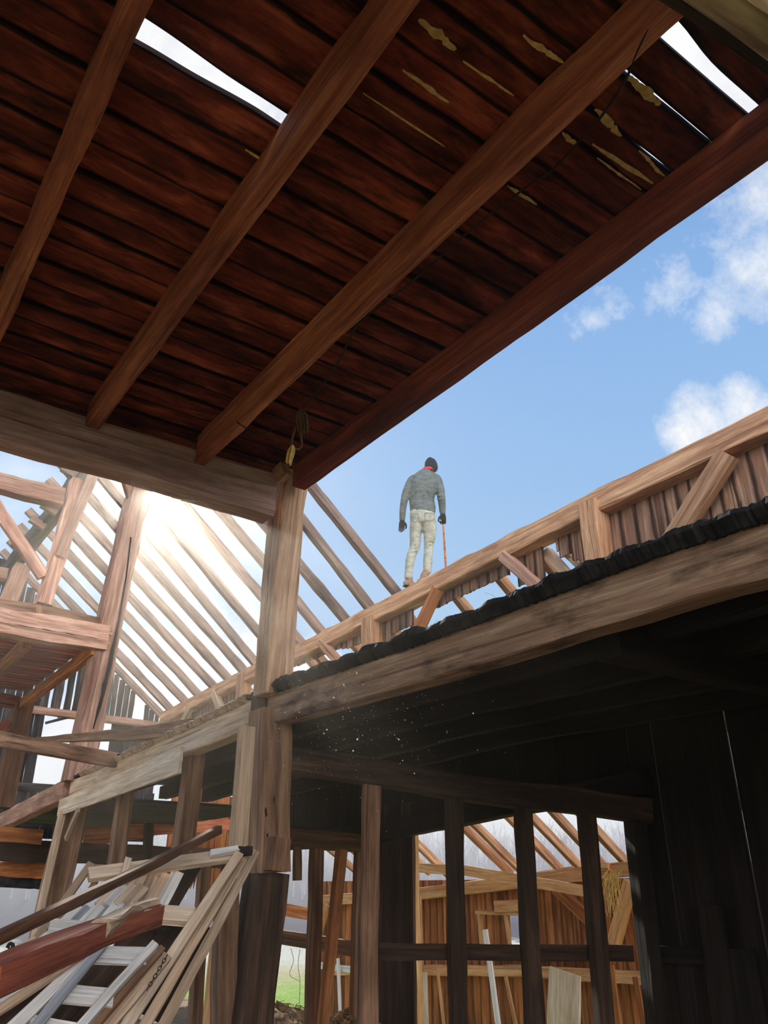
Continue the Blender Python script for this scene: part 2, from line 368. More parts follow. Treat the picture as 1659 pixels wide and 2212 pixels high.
def air(name, lo, hi, dens, aniso, col, label):
    bm = bmesh.new(); bmesh.ops.create_cube(bm, size=1); me = bpy.data.meshes.new(name)
    for v in bm.verts: v.co = Vector([lo[k] if v.co[k] < 0 else hi[k] for k in range(3)])
    bm.to_mesh(me); bm.free()
    m = bpy.data.materials.new(name); m.use_nodes = True; N = m.node_tree.nodes; N.clear(); ou = N.new('ShaderNodeOutputMaterial'); vs = N.new('ShaderNodeVolumeScatter')
    vs.inputs['Density'].default_value = dens; vs.inputs['Color'].default_value = col; vs.inputs['Anisotropy'].default_value = aniso
    if aniso > .5:                                   # second, narrow forward lobe added to imitate lens glow around the sun
        v2 = N.new('ShaderNodeVolumeScatter'); v2.inputs['Density'].default_value = dens*.35; v2.inputs['Color'].default_value = (1, .88, .7, 1); v2.inputs['Anisotropy'].default_value = .965
        ad = N.new('ShaderNodeAddShader'); m.node_tree.links.new(vs.outputs[0], ad.inputs[0]); m.node_tree.links.new(v2.outputs[0], ad.inputs[1]); m.node_tree.links.new(ad.outputs[0], ou.inputs['Volume'])
    else: m.node_tree.links.new(vs.outputs[0], ou.inputs['Volume'])
    me.materials.append(m)
    o = bpy.data.objects.new(name, me); COL.objects.link(o); tag(o, label, 'haze', kind='stuff')
air('valley_haze', (-60, 46, -2), (190, 230, 16), 0.018, .2, (.95, .96, 1, 1), 'pale winter haze over the wooded hillside behind the barn')
air('barn_dust_haze', (-3.4, -2.0, .01), (5.7, 16.1, 7.6), .0032, .86, (1, .93, .84, 1), 'dusty air glowing around the sun inside the open barn')  # dusty air, also added to imitate the lens veil around the sun

fb = []
y = -7.0
while y < 17:
    w = rng.uniform(.22, .3); fb.append(dict(x0=-7, x1=6.02, y0=y, y1=y+w-.006, z0=-.05, z1=0, nx=14, wob=.002)); y += w
panel_from('floor', M_DIRT, (0, 0, 0), (1, 0, 0), (0, 1, 0), fb)['kind'] = 'structure'

# ================================================================== LOFT OVERHEAD
ZJ, ZD = 4.65, 4.87
XJ = [(-2.2, 'far left'), (-1.34, ''), (-.5, ''), (.33, ''), (1.16, ''), (1.98, ''), (2.91, '')]
boards = []
bays = [(-3.2, -1.34), (-1.34, -.5), (-.5, .33), (.33, 1.16), (1.16, 2.0), (2.0, 2.98)]
for bi, (xa, xb) in enumerate(bays):
    seams = []
    y = -2.2+rng.uniform(0, .1)
    if bi == 5: seams = [1.0, 1.24, 1.46, 1.62, 1.82, 2.01, 2.2, 2.4, 2.6, 2.84, 3.05]; y0 = -2.2
    elif bi == 3: seams = [2.36, 2.6, 2.79]
    pre = []
    if seams:
        yy = seams[0]-rng.uniform(.2, .26)
        while yy > -2.3: pre.insert(0, yy); yy -= rng.uniform(.2, .27)
        seams = pre+seams
    else: seams = [y]
    while seams[-1] < 5.5: seams.append(seams[-1]+rng.uniform(.17, .24))
    for i in range(len(seams)-1):
        a, b = seams[i], seams[i+1]
        d = dict(x0=xa, x1=xb, y0=a, y1=b+.004, z0=ZD+.012*(i % 2)+rng.uniform(0, .004), z1=ZD+.034, nx=14, ny=6, wob=.0045, warp=.003)
        if bi == 3 and abs(b-2.36) < 1e-6: d['y1'] = 2.275; d['y1b'] = 2.33; d['wob'] = .004
        if bi == 3 and abs(a-2.36) < 1e-6: d['y0'] = 2.41; d['y0b'] = 2.40; d['wob'] = .012; d['nx'] = 30
        if bi == 5 and abs(b-1.0) < 1e-6: d['y1'] = .975; d['y1b'] = 1.005; d['wob'] = .008
        if bi == 5 and abs(a-1.0) < 1e-6: d['y0'] = 1.075; d['y0b'] = 1.055; d['wob'] = .002
        if bi == 5 and abs(a-1.24) < 1e-6: d['y0'] = 1.262; d['y0b'] = 1.246; d['wob'] = .005
        if bi == 5 and abs(a-1.46) < 1e-6: d['y0'] = 1.473; d['wob'] = .008
        if bi == 5 and abs(a-2.6) < 1e-6: d['y0'] = 2.606; d['y0b'] = 2.612
        boards.append(d)
panel_from('ceiling', M_LOFT, (0, 0, 0), (1, 0, 0), (0, 1, 0), boards)['kind'] = 'structure'

jl = {3: 'long straight loft joist nearest the left edge, ending above the tie beam', 4: 'loft joist running down to the tie beam just above the sun',
      5: 'broad loft joist with a loose cable hanging beside it', 2: 'loft joist cutting the left edge of the boarded ceiling', 1: 'loft joist off to the left above the camera', 0: 'outermost loft joist on the left above the camera'}
for i in range(6):
    w = {3: .10, 4: .10, 5: .085}.get(i, .11)
    zb = 4.62 if i == 5 else ZJ
    beam('loft_joist', [(XJ[i][0]+(.0 if i < 5 else .03), -2.1, (zb+ZD)/2), (XJ[i][0]+(.0 if i < 5 else .03), 5.28, (zb+ZD)/2)], w, ZD-zb-.002, M_JOIST, jl[i], 'joist', hew=.008)
beam('edge_beam', [(2.91, -2.1, ZJ+.10), (2.90, 2.4, ZJ+.10), (2.88, 5.22, ZJ+.10)], .13, .21, M_LOFT2, 'reddish timber edging the loft against the open sky, ending on the right-hand post', 'beam', hew=.006)
tie = beam('tie_beam', [(-3.2, 5.40, 4.56), (0.6, 5.40, 4.56), (2.70, 5.40, 4.565)], .22, .37, M_TIE, 'thick tie beam under the loft, crossing in front of the sun to the tall cracked post', 'beam', hew=.012)
crack(tie, [pt(20+i*30, 885+i*7.4+3*math.sin(i), Y=5.27) for i in range(16)], .0025, Vector((0, .008, 0)))
crack(tie, [pt(450+i*16, 1015+i*3.8, Y=5.27) for i in range(10)], .003, Vector((0, .008, 0)))
beam('cross_log', [pt(1440, -125, Z=4.38)*3.0-pt(1960, 260, Z=4.30)*2.0, pt(1440, -125, Z=4.38), pt(1960, 260, Z=4.30)], .2, .2, M_LADLE, 'pale rounded log crossing below the loft in the top right corner', 'log', hew=.02, cham=.6)
beam('cross_log', [pt(1400, -90, Z=4.56)*3.0-pt(1980, 345, Z=4.55)*2.0, pt(1400, -90, Z=4.56), pt(1980, 345, Z=4.55)], .12, .12, M_DARK, 'dark timber right beside the pale log in the top right corner', 'timber', hew=.01)

beam('packing_board', [(-3.2, 5.42, 4.80), (2.72, 5.42, 4.80)], .08, .125, M_LOFT, 'dark packing board between the thick tie beam and the loft boards', 'board')

# yellow straw poking from gaps
def strips():
    S = [((905, 40), (985, 105), 26), ((1000, 130), (1110, 205), 8), ((870, 150), (970, 220), 12), ((785, 200), (960, 315), 5),
         ((1215, 285), (1245, 312), 14), ((1280, 310), (1410, 395), 14), ((1290, 340), (1385, 408), 6), ((1285, 235), (1345, 290), 22), ((1380, 325), (1435, 380), 9),
         ((1355, 165), (1425, 225), 26), ((1535, 305), (1553, 325), 8), ((1095, 400), (1160, 440), 9), ((1245, 555), (1310, 508), 10), ((1130, 75), (1215, 135), 14),
         ((530, 322), (575, 350), 7), ((575, 345), (592, 325), 8)]
    LB = ['broad yellow straw patch at the top, just right of the middle joist', 'thin yellow sliver trailing from the broad straw patch', 'yellow straw streak in the second seam right of the middle joist', 'long hair-thin straw streak in the third seam right of the middle joist',
          'small straw flake touching the broad joist, left of the double streak', 'wavy straw streak, longest of the cluster right of the broad joist', 'thin straw line below the wavy streak', 'straw flake under the crossed cables', 'straw streak continuing right from the bright curved gap',
          'broad straw flake beside the thin white gap near the cables', 'tiny straw flake near the edge beam at upper right', 'small yellow streak alone halfway down the right bay', 'straw along the edge beam, right of the white slit', 'pale straw wisp near the top edge left of the broad joist',
          'small straw wisp at the lower end of the big left opening', 'straw flake stuck to the joist at the big left opening']
    for q, ((ax, ay), (bx, by), w) in enumerate(S):
        a = pt(ax, ay, Z=ZD-.004); b = pt(bx, by, Z=ZD-.004); d = (b-a); L = d.length; mb = MB(); top = []; bot = []; n = 14; sd = rng.random()*50
        ww = w/FPX*((a-CAM).dot(FW))*.75
        mw = frame(a, d, Vector((0, 0, 1)))
        for i in range(n+1):
            t = i/n; s = math.sin(math.pi*min(1, max(0.04, t*.96)))**.6; c = .4*ww*noise.noise((t*3, sd, 0))
            hw = ww*.5*s*(1+.9*noise.noise((t*9, sd, 5)))
            top.append((L*t, c-hw)); bot.append((L*t, c+hw+.001))
        mb.loft([[(x0, y0, 0), (x1, y1, 0), (x1, y1, -.006), (x0, y0, -.006)] for (x0, y0), (x1, y1) in zip(top, bot)])
        tag(mb.build('straw_wisp', M_STRAW, None, mw), LB[q], 'straw', 'straw in the loft board seams')
strips()

# ------------------------------------------------------------------ cable and rope under the loft
def curve_obj(name, pts, r, mat, parent=None, n=6):
    P = [Vector(p) for p in pts]; out = []
    for i in range(len(P)-1):
        p0 = P[max(i-1, 0)]; p1 = P[i]; p2 = P[i+1]; p3 = P[min(i+2, len(P)-1)]
        for k in range(6):
            t = k/6; out.append(.5*((2*p1)+(-p0+p2)*t+(2*p0-5*p1+4*p2-p3)*t*t+(-p0+3*p1-3*p2+p3)*t**3))
    out.append(P[-1]); mb = MB(); mb.tube(out, r, n); return mb.build(name, mat, parent, None if not parent else Matrix.Identity(4), smooth=True)
c = curve_obj('cable', [pt(x, y, Z=4.63) for x, y in ((1400, 60), (1372, 120), (1350, 175), (1300, 250), (1270, 285), (1190, 370), (1150, 395), (1050, 470), (990, 520), (900, 600), (830, 655), (770, 705), (735, 775), (690, 840), (655, 880), (648, 892))], .006, M_IRON)
tag(c, 'thin dark cable looping along the broad loft joist down to the rope', 'cable')
c = curve_obj('wire', [pt(x, y, Z=4.60) for x, y in ((650, 890), (632, 898), (618, 905), (600, 920), (585, 930), (560, 937), (540, 930), (512, 912))], .005, M_IRON)
tag(c, 'thin bent wire from the rope tassel across to the joist', 'wire')
rp = empty('rope', pt(650, 900, Z=4.55)); tag(rp, 'frayed rope with two tassels hanging below the loft by the right-hand post', 'rope')
rz = 4.55; RP = lambda x, y: pt(x, y, Y=pt(650, 900, Z=rz).y)
curve_obj('rope_loop', [RP(638, 925), RP(632, 945), RP(630, 962), RP(636, 968), RP(645, 970), RP(652, 962), RP(651, 948), RP(649, 935)], .008, M_ROPE, rp, 8)
def tassel(a, b, r, n, mat, seed):
    mb = MB(); r2 = random.Random(seed); a = Vector(a); b = Vector(b)
    for i in range(n):
        o = Vector((r2.uniform(-1, 1), r2.uniform(-1, 1), 0))*r; m = a.lerp(b, .5)+o*1.2; e = b+o*1.1+Vector((0, 0, r2.uniform(-.012, .012)))
        mb.tube([a+o*.25, a.lerp(m, .5)+o*.5, m, e], [.005, .006, .006, .003], 4)
    return mb.build('tassel', mat, rp, Matrix.Identity(4))
tassel(RP(650, 884), RP(655, 935), .026, 34, M_ROPE, 1); tassel(RP(632, 962), RP(624, 1000), .018, 26, M_STRAW, 2)

# ================================================================== POSTS P1, P2, P3
Y1 = 5.45
p1 = beam('timber_post', [pt(636, 1015, Y=Y1), pt(617, 1110, Y=Y1), pt(588, 1505, Y=Y1+.05)], .24, .23, M_POST, 'tall weathered post standing alone between the tie beam and side bay floor', 'post', up=(1, 0, 0), hew=.007)
crack(p1, [pt(590-i*2.2, 1120+i*30, Y=Y1-.135) for i in range(11)], .004, Vector((0, .004, 0)))
beam('post_bracket', [pt(618, 1012, Y=5.2), pt(600, 1030, Y=5.3)], .1, .12, M_POST, 'short wooden wedge between tie beam and top of the tall weathered post', 'wedge')
p1b = beam('timber_post', [pt(583, 1535, Y=5.55), pt(577, 1885, Y=5.55)], .26, .24, M_BROWN, 'brown post directly under the tall weathered post, with knots and a side plank', 'post', up=(1, 0, 0), hew=.010)
beam('timber_post', [pt(576, 1888, Y=5.56), pt(536, 2212, Y=5.5), pt(500, 2560, Y=5.45)], .27, .24, M_DARK, 'massive dark post just right of the pallet pile, with two nails in its side', 'post', up=(1, 0, 0), hew=.010)
for cx, cy, l in ((575, 1745, 20), (592, 1720, 14), (578, 1800, 8)):
    crack(p1b, [pt(cx+rng.uniform(-1, 1), cy+i*l/4, Y=5.41) for i in range(5)], .008, Vector((0, .002, 0)))
beam('post_sleeve', [pt(587, 1812, Y=5.47), pt(577, 1882, Y=5.47)], .30, .16, M_BROWN, parent=p1b, up=(1, 0, 0), hew=.015)
beam('nailed_plank', [pt(533, 1570, Y=5.42), pt(514, 1835, Y=5.36)], .12, .06, M_TAN, parent=p1b, up=(0, 1, 0))
b = beam('timber_post', [pt(490, 1900, Y=5.62), pt(484, 2065, Y=5.6), pt(476, 2400, Y=5.55)], .15, .12, M_BROWN, 'shorter rough post with a notched foot, pressed against the massive dark post', 'post', up=(1, 0, 0), hew=.012)
for zz in (2070, 2083):
    mb = MB(); a = pt(576, zz, Y=5.5); mb.tube([a, a+Vector((.08, -.01, 0))], .004, 6); mb.build('nail', M_IRON, bpy.data.objects['timber_post.002'], Matrix.Identity(4))

p2 = beam('timber_post', [pt(314, 985, Y=10.75), pt(300, 1060, Y=10.75), pt(232, 1360, Y=10.75), pt(193, 1560, Y=10.75), pt(163, 1690, Y=10.75)], .32, .30, M_PINK, 'tall hewn post with a long jagged drying crack, below the sun', 'post', up=(1, 0, 0), hew=.012)
ck = [(283, 1160), (272, 1250), (266, 1285), (256, 1345), (248, 1385), (243, 1405), (236, 1440), (229, 1470), (226, 1478), (222, 1500), (214, 1530), (208, 1550), (201, 1575)]
crack(p2, [pt(x, y, Y=10.56) for x, y in ck], .030, Vector((0, .0, 0)))
for q in ((238, 1370), (233, 1390)):
    mb = MB(); a = pt(*q, Y=10.60); mb.tube([a, a+Vector((0, -.03, 0))], .022, 8); mb.build('wooden_peg', M_POST, p2, Matrix.Identity(4))
beam('corner_brace', [pt(262, 1000, Y=10.7), pt(290, 1090, Y=10.7)], .14, .12, M_PINK, 'short stub brace at the head of the cracked post, left of the sun', 'brace')
p2b = beam('timber_post', [pt(163, 1735, Y=10.75), pt(110, 1960, Y=10.75), pt(55, 2230, Y=10.75)], .26, .30, M_BROWN, 'dark lower post with nail rows, under the left end of the pale fascia plank', 'post', up=(1, 0, 0), hew=.008)
beam('face_board', [pt(136, 1752, Y=10.52), pt(88, 1960, Y=10.52), pt(70, 2050, Y=10.52)], .08, .05, M_TAN, parent=p2b, up=(0, 1, 0))
beam('batten', [pt(169, 1750, X=2.75), pt(143, 1813, X=2.75)], .07, .03, M_TAN, 'short slanting batten nailed to the dark lower post', 'batten', up=(1, 0, 0))
p3 = beam('timber_post', [pt(50, 1522, Y=14.6), pt(4, 1745, Y=14.6)], .34, .3, M_UMBER, 'reddish post at the far left edge, below the lower loft', 'post', up=(1, 0, 0), hew=.008)
beam('knee_brace', [pt(-15, 1610, Y=14.3), pt(14, 1560, Y=14.5)], .16, .12, M_RED, 'curved knee brace at the reddish post on the left edge', 'brace', cham=.5)

# ------------------------------------------------------------------ left frame in the plane of post two
Y2 = 10.75
hb = beam('tie_beam', [pt(-60, 1330, Y=Y2-.1), pt(0, 1346, Y=Y2-.1), pt(228, 1382, Y=Y2-.1)], .28, .33, M_PINK, 'heavy hewn tie beam at left with a long split, joining the cracked post', 'beam', hew=.016)
crack(hb, [pt(-10+i*17, 1341+i*2.9+(1.5 if i % 3 else 0), Y=Y2-.26) for i in range(14)], .026, Vector((0, 0, 0)))
beam('railing_beam', [pt(-60, 1298, Y=Y2), pt(110, 1322, Y=Y2), pt(222, 1348, Y=Y2)], .12, .13, M_BROWN, 'thinner dark-faced rail lying on the split hewn tie beam at left', 'rail', hew=.006)
beam('rail_block', [pt(82, 1311, Y=Y2-.1), pt(84, 1332, Y=Y2-.1)], .07, .1, M_BROWN, 'small block between rail and split tie beam at left', 'block')
PA = beam('queen_post', [pt(92, 1308, Y=Y2), pt(133, 1180, Y=Y2), pt(168, 1040, Y=Y2)], .22, .20, M_PINK, 'slanting post carrying the purlin, left of the cracked post', 'post', up=(1, 0, 0), hew=.012)
beam('strut', [pt(128, 1200, Y=Y2-.1), pt(210, 1005, Y=Y2-.6)], .12, .12, M_PINK, 'slim strut leaning alongside the slanting purlin post', 'strut', up=(1, 0, 0))
beam('collar_beam', [pt(-60, 1030, Y=Y2), pt(0, 1044, Y=Y2), pt(135, 1078, Y=Y2)], .22, .24, M_PINK, 'hewn collar beam entering from the left edge to the slanting purlin post', 'beam', hew=.014)
beam('brace', [pt(-40, 1040, Y=Y2), pt(0, 1108, Y=Y2), pt(94, 1246, Y=Y2)], .10, .16, M_PINK, 'long diagonal brace crossing in front of the mossy purlin at left', 'brace')
PU = lambda x, y: pt(x, y, X=2.36)
beam('purlin', [pt(210, 985, X=2.36), pt(165, 1045, X=2.36), pt(40, 1205, X=2.36), pt(5, 1250, X=2.36)], .22, .24, M_GREY, 'mossy grey purlin with rafter stubs sloping down at left against the sky', 'purlin', hew=.012)
beam('queen_post', [pt(12, 1312, Y=14.6), pt(48, 1225, Y=14.6)], .34, .28, M_PINK, 'farther slanting post below the lower end of the mossy purlin', 'post', up=(1, 0, 0), hew=.01)
beam('collar_beam', [pt(-40, 1232, Y=14.6), pt(14, 1242, Y=14.6)], .2, .2, M_PINK, 'collar beam stub at the left edge beside the farther slanting post', 'beam')
# lower loft
LB = []
for i in range(20):
    a = 10.9+i*.19; LB.append(dict(x0=-1.5, x1=2.95, y0=a+.006, y1=a+.184, z0=4.66, z1=4.69, nx=8, ny=4, wob=.004))
tag(panel_from('lower_loft_deck', M_DECKRED, (0, 0, 0), (1, 0, 0), (0, 1, 0), LB), 'reddish boarded underside of the lower loft at left, behind the split tie beam', 'deck')
beam('loft_joist', [pt(208, 1402, X=2.9), pt(48, 1522, X=2.9)], .12, .16, M_ORANGE, 'orange-lit joist under the lower loft, running from cracked post to reddish post', 'joist')
beam('loft_joist', [pt(60, 1388, Z=4.55), pt(-30, 1472, Z=4.5)], .12, .16, M_ORANGE, 'orange-lit joist of the lower loft cut by the left edge', 'joist')
beam('tie_beam', [pt(-50, 1502, Y=14.6), pt(40, 1518, Y=14.6)], .2, .2, M_RED, 'reddish beam stub resting on the left-edge post', 'beam')

# ================================================================== OUTER WALL PLATE, RAFTERS
XP = 5.80
plate_px = [(2300, 590), (1659, 902), (1424, 1016), (1293, 1077), (960, 1244), (650, 1402), (545, 1449), (345, 1552)]
plate_pts = [pt(x, y, X=XP)+Vector((.12, 0, 0)) for x, y in plate_px]
plate = beam('top_plate', plate_pts, .24, .225, M_PLATE, 'long hewn top plate the person stands on, running from upper right to far left', 'beam', hew=.010, seg=.18)
def plate_z(y):
    for a, b in zip(plate_pts, plate_pts[1:]):
        if a.y <= y <= b.y: return a.z+(b.z-a.z)*(y-a.y)/(b.y-a.y)
    return plate_pts[-1].z
RF = [((674, 1050), (860, 1278)), ((661, 1136), (801, 1308)), ((560, 1119), (749, 1333)), ((463, 1086), (698, 1361)), ((378, 1068), (653, 1384)), ((327, 1086), (600, 1393)), ((213, 1025), (556, 1410)),
      ((193, 1072), (528, 1441)), ((174, 1113), (495, 1459)), ((158, 1154), (463, 1479)), ((143, 1191), (430, 1493)), ((131, 1230), (401, 1512)), ((123, 1275), (370, 1526)), ((117, 1306), (345, 1540))]
ords = ['nearest', 'second', 'third', 'fourth', 'fifth', 'sixth', 'seventh', 'eighth', 'ninth', 'tenth', 'eleventh', 'twelfth', 'thirteenth']
for i, (t, b) in enumerate(RF):
    B = pt(*b, X=5.88); T = pt(*t, Y=B.y); d = (T-B); d /= -d.x; d *= 1
    B.z = min(B.z, plate_z(B.y)+.12) if i < 13 else B.z
    top = B+(T-B)*((B.x-2.28)/(B.x-T.x))
    lb = 'bare roof rafter next to the person, first in the row' if i == 0 else ('last bare rafter, lying against the far gable boards' if i == 13 else f'{ords[i]} bare roof rafter counting left from the person')
    beam('roof_rafter', [B+(B-T)*.02, B.lerp(top, .5)+Vector((0, 0, rng.uniform(-.02, .02))), top], .095, .13 if i else .12, M_RAFT, lb, 'rafter', 'bare rafters rising from the top plate', hew=.008)
for i, (x, y) in enumerate(((150, 1027), (105, 1105), (80, 1135), (38, 1187))):
    a = pt(x, y, X=2.2); beam('rafter_stub', [a+Vector((.12, 0, .0)), a+Vector((-.12, 0, .09))], .10, .10, M_RAFT, ['sawn rafter stub on top of the mossy purlin beside the collar beam', 'sawn rafter stub just below the collar beam on the purlin', 'third rafter stub down the mossy purlin', 'lowest rafter stub, where the diagonal brace crosses the purlin'][i], 'rafter stub', 'rafter stubs on the purlin')

ORD = ['first', 'second', 'third', 'fourth', 'fifth', 'sixth', 'seventh', 'eighth', 'ninth', 'tenth', 'eleventh', 'twelfth', 'thirteenth', 'fourteenth', 'fifteenth', 'sixteenth']
# lean-to rafters continuing outside the plate down to the low eave
for i, yy in enumerate((4.3, 4.95, 5.55, 6.25, 7.02, 7.97, 8.4, 8.9, 9.3, 10.2, 10.45, 12.05, 12.6, 13.3, 14.1, 14.9)):
    z0 = min(5.0, plate_z(yy)-.02); w = .09
    beam('lean_to_rafter', [(6.06, yy, z0), (8.0, yy+rng.uniform(-.04, .04), z0-1.55), (10.15, yy, 1.80+rng.uniform(0, .06))], w, .12, M_PLATE,
         f'bare lean-to rafter outside the boarded wall, {ORD[i]} counting from the right', 'rafter', 'bare rafters of the lean-to outside', hew=.006)

# upper boards hanging from the plate
XW = 6.0
segs = [(2000, 1659, 1500, 1420), (1659, 1268, 1330, 1330), (1268, 1205, 1204, 1190), (1183, 1122, 1262, 1262), (1103, 962, 1243, 1306), (1057, 925, 1263, 1326), (895, 849, 1352, 1371), (849, 800, 1420, 1425), (783, 741, 1391, 1404), (741, 645, 1400, 1440), (535, 345, 1500, 1600)]
UB = []
for xr, xl, br, bl in segs:
    a = pt(xr, br, X=XW); b = pt(xl, bl, X=XW); y = a.y
    while y < b.y-.02:
        w = min(rng.uniform(.12, .19), b.y-y); t = (y-a.y)/(b.y-a.y); zb = a.z+(b.z-a.z)*t; zt = plate_z(y)+.02
        g = .003 if rng.random() < .8 else .014
        UB.append(dict(x0=zb, x1=zt, y0=y+g, y1=y+w, z0=0, z1=.022, nx=8, wob=.002, jag0=.02, ny=4)); y += w
a = pt(888, 1395, X=XW); b = pt(839, 1390, X=XW)
for i in range(2):
    y = a.y+(b.y-a.y)*i/2; UB.append(dict(x0=a.z-.3, x1=a.z+.12, y0=y+.004, y1=y+(b.y-a.y)/2-.012, z0=0, z1=.022, nx=4, jag1=.05, ny=4))
a = pt(1263, 1130, X=XW); b = pt(1248, 1130, X=XW)
for q in ((1255, 1232, 1200), (1220, 1200, 1196)):
    pass
# x=up(z), y=world Y, z=world X
o = panel_from('wall_upper_side', M_BOARD, (XW, 0, 0), (0, 0, 1), (0, 1, 0), []+UB); o['kind'] = 'structure'
# posts and braces of the outer wall
def wpost(px1, py1, px2, py2, w, mat, label, X=5.86, d=.2, name='wall_post', cat='post'):
    return beam(name, [pt(px1, py1, X=X), pt(px2, py2, X=X)], d, w, mat, label, cat, up=(0, 1, 0), hew=.007)
q = wpost(1280, 1088, 1300, 1260, .22, M_PLATE, 'pale square wall post below the plate, between broken and whole boards')
q = wpost(803, 1336, 803, 1440, .24, M_PLATE, 'short pale wall post below and left of the person')
q = wpost(528, 1458, 524, 1545, .22, M_PLATE, 'short wall post peeking out left of the tall weathered post')
def wbrace(a, b, w, mat, label, X=5.84, d=.1):
    return beam('wall_brace', [pt(*a, X=X), pt(*b, X=X)], d, w, mat, label, 'brace', up=(0, 1, 0), hew=.007, cham=.25)
wbrace((946, 1272), (886, 1400), .15, M_ORANGE, 'orange-brown diagonal brace directly below the person')
wbrace((1572, 980), (1425, 1215), .2, M_PLATE, 'long pale diagonal brace in front of the whole boards at right')
wbrace((1088, 1200), (1195, 1296), .13, M_PINK, 'pale pinkish diagonal brace falling right, in the broken part of the wall')
wbrace((694, 1388), (748, 1446), .12, M_PLATE, 'small diagonal brace just right of the tall weathered post')
wbrace((463, 1495), (482, 1545), .16, M_TAN, 'stubby brace under the plate left of the tall weathered post')
wbrace((412, 1528), (396, 1560), .12, M_TAN, 'lowest stubby brace under the far end of the plate')
wbrace((1182, 1192), (1240, 1256), .09, M_TAN, 'thin slanting stick in the wall opening left of the square post', X=6.1)
wbrace((1222, 1194), (1262, 1232), .07, M_TAN, 'splintered short stick hanging beside the square post', X=6.1)
beam('wall_girt', [pt(2100, 1500, X=5.98), pt(1659, 1300, X=5.98)], .08, .1, M_BROWN, 'low girt of the outer wall at right', 'girt')

# ================================================================== SIDE BAY FLOOR
FX = 2.98
fpx = [(2300, 980), (1659, 1185), (1436, 1250), (960, 1414), (577, 1532)]
fpts = [pt(x, y, X=2.88)+Vector((.08, 0, 0)) for x, y in fpx]
fpts[0] = fpts[1]+(fpts[1]-fpts[2])*2.6; fpts.insert(0, fpts[0]+Vector((0, -1.4, 0)))
beam('floor_beam', fpts, .16, .235, M_FASC, 'long stained edge beam of the side bay floor, sloping across the middle right', 'beam', hew=.006, seg=.15)
fl = [pt(x, y, X=2.88)+Vector((.08, 0, 0)) for x, y in ((551, 1537), (400, 1603), (236, 1672), (150, 1706))]
fo = beam('floor_beam', fl, .16, .22, M_TAN, 'edge beam continuing left of the tall post, above the pale plank', 'beam', hew=.006, seg=.2)
beam('fascia_plank', [pt(391, 1642, X=2.80), pt(128, 1746, X=2.80)], .03, .23, M_PALE, 'clean pale plank nailed below the edge beam at left', 'plank', hew=.003, h1=.19)
beam('corner_block', [pt(562, 1500, X=2.86), pt(559, 1568, X=2.86)], .1, .12, M_DARK, 'dark block where the two floor beams meet at the tall post', 'block', up=(0, 1, 0))
def fz(y):
    P = fpts+fl
    P = sorted(P, key=lambda p: p.y)
    for a, b in zip(P, P[1:]):
        if a.y <= y <= b.y: return a.z+(b.z-a.z)*(y-a.y)/(b.y-a.y)
    return P[0].z if y < P[0].y else P[-1].z
mb = MB(); y = -1.4
while y < 10.6:
    w = rng.uniform(.16, .24); z = fz(y+w/2)+.125
    mb.board(2.86+rng.uniform(-.025, .03), 5.95, y+.002, y+w, z, z+.035, nx=14, wob=.004, jag0=.04, ny=5); y += w
deck = mb.build('side_bay_deck', M_SHADEWOOD); tag(deck, 'dark boarded deck of the side bay, seen from below and along its ragged edge', 'deck')
# rotted black edge layer
def ragged(name, y0, y1, thick, mat, label, over=.02, x0=2.82):
    mb = MB(); rings = []; n = int((y1-y0)/.012)
    for i in range(n+1):
        y = y0+(y1-y0)*i/n; z = fz(y)+.13; q = noise.noise((y*5, 1, 0)); r = noise.noise((y*31, 4, 0))+.6*noise.noise((y*71, 2, 0)); t = thick*(.8+.55*q+.28*r)
        x = x0+.03*noise.noise((y*9, 8, 0))+.015*r
        rings.append([(x+.03, y, z-.03+.012*r), (x-.01, y, z+t*.35), (x+.01, y, z+t*.8), (x+.06, y, z+t), (x+.4, y, z+t*.9), (x+.4, y, z)])
    mb.loft(rings); return tag(mb.build(name, mat), label, 'debris')
ragged('rotted_edge', -1.2, 5.6, .085, M_BLACK, 'black rotted crust along the edge of the side bay floor')
ragged('rotted_edge', 5.9, 10.3, .05, M_TAN, 'splintered brown board edge above the floor beam at left', x0=2.84)
# straw bits on edge
mb = MB()
for i in range(70):
    y = rng.choice((rng.uniform(2.9, 5.2), rng.uniform(3.5, 4.4))); p = Vector((2.9+rng.uniform(-.05, .2), y, fz(y)+.2)); d = Vector((rng.uniform(-.05, .05), rng.uniform(-.08, .08), rng.uniform(-.01, .06)))
    mb.tube([p, p+d*.5+Vector((0, 0, .01)), p+d], .0012, 3)
tag(mb.build('loose_straw', M_STRAW), 'loose straw on the ragged floor edge below the person', 'straw', kind='stuff')
# joists under the side bay deck
for i, xx in enumerate((3.45, 4.05, 4.65, 5.3)):
    P = [Vector((xx, yy, fz(yy)+.02)) for yy in (-1.2, 1.5, 3.3, 5.0, 7.5, 10.6)]
    beam('deck_joist', P, .1, .16, M_SHADEWOOD, f'rough dark joist in shadow under the side bay deck, {["nearest the edge beam", "second from the edge beam", "third from the edge beam", "nearest the outer wall"][i]}', 'joist', 'joists under the side bay deck', hew=.008)
for i, (yy, sh) in enumerate(((.6, 0), (2.5, -.25))):
    beam('cross_beam', [(3.2, yy, 2.72), (5.8, yy+sh, 2.66)], .16, .16, M_SHADEWOOD, ['dark cross beam under the side bay deck at the right edge', 'dark cross beam under the middle of the side bay deck'][i], 'beam')
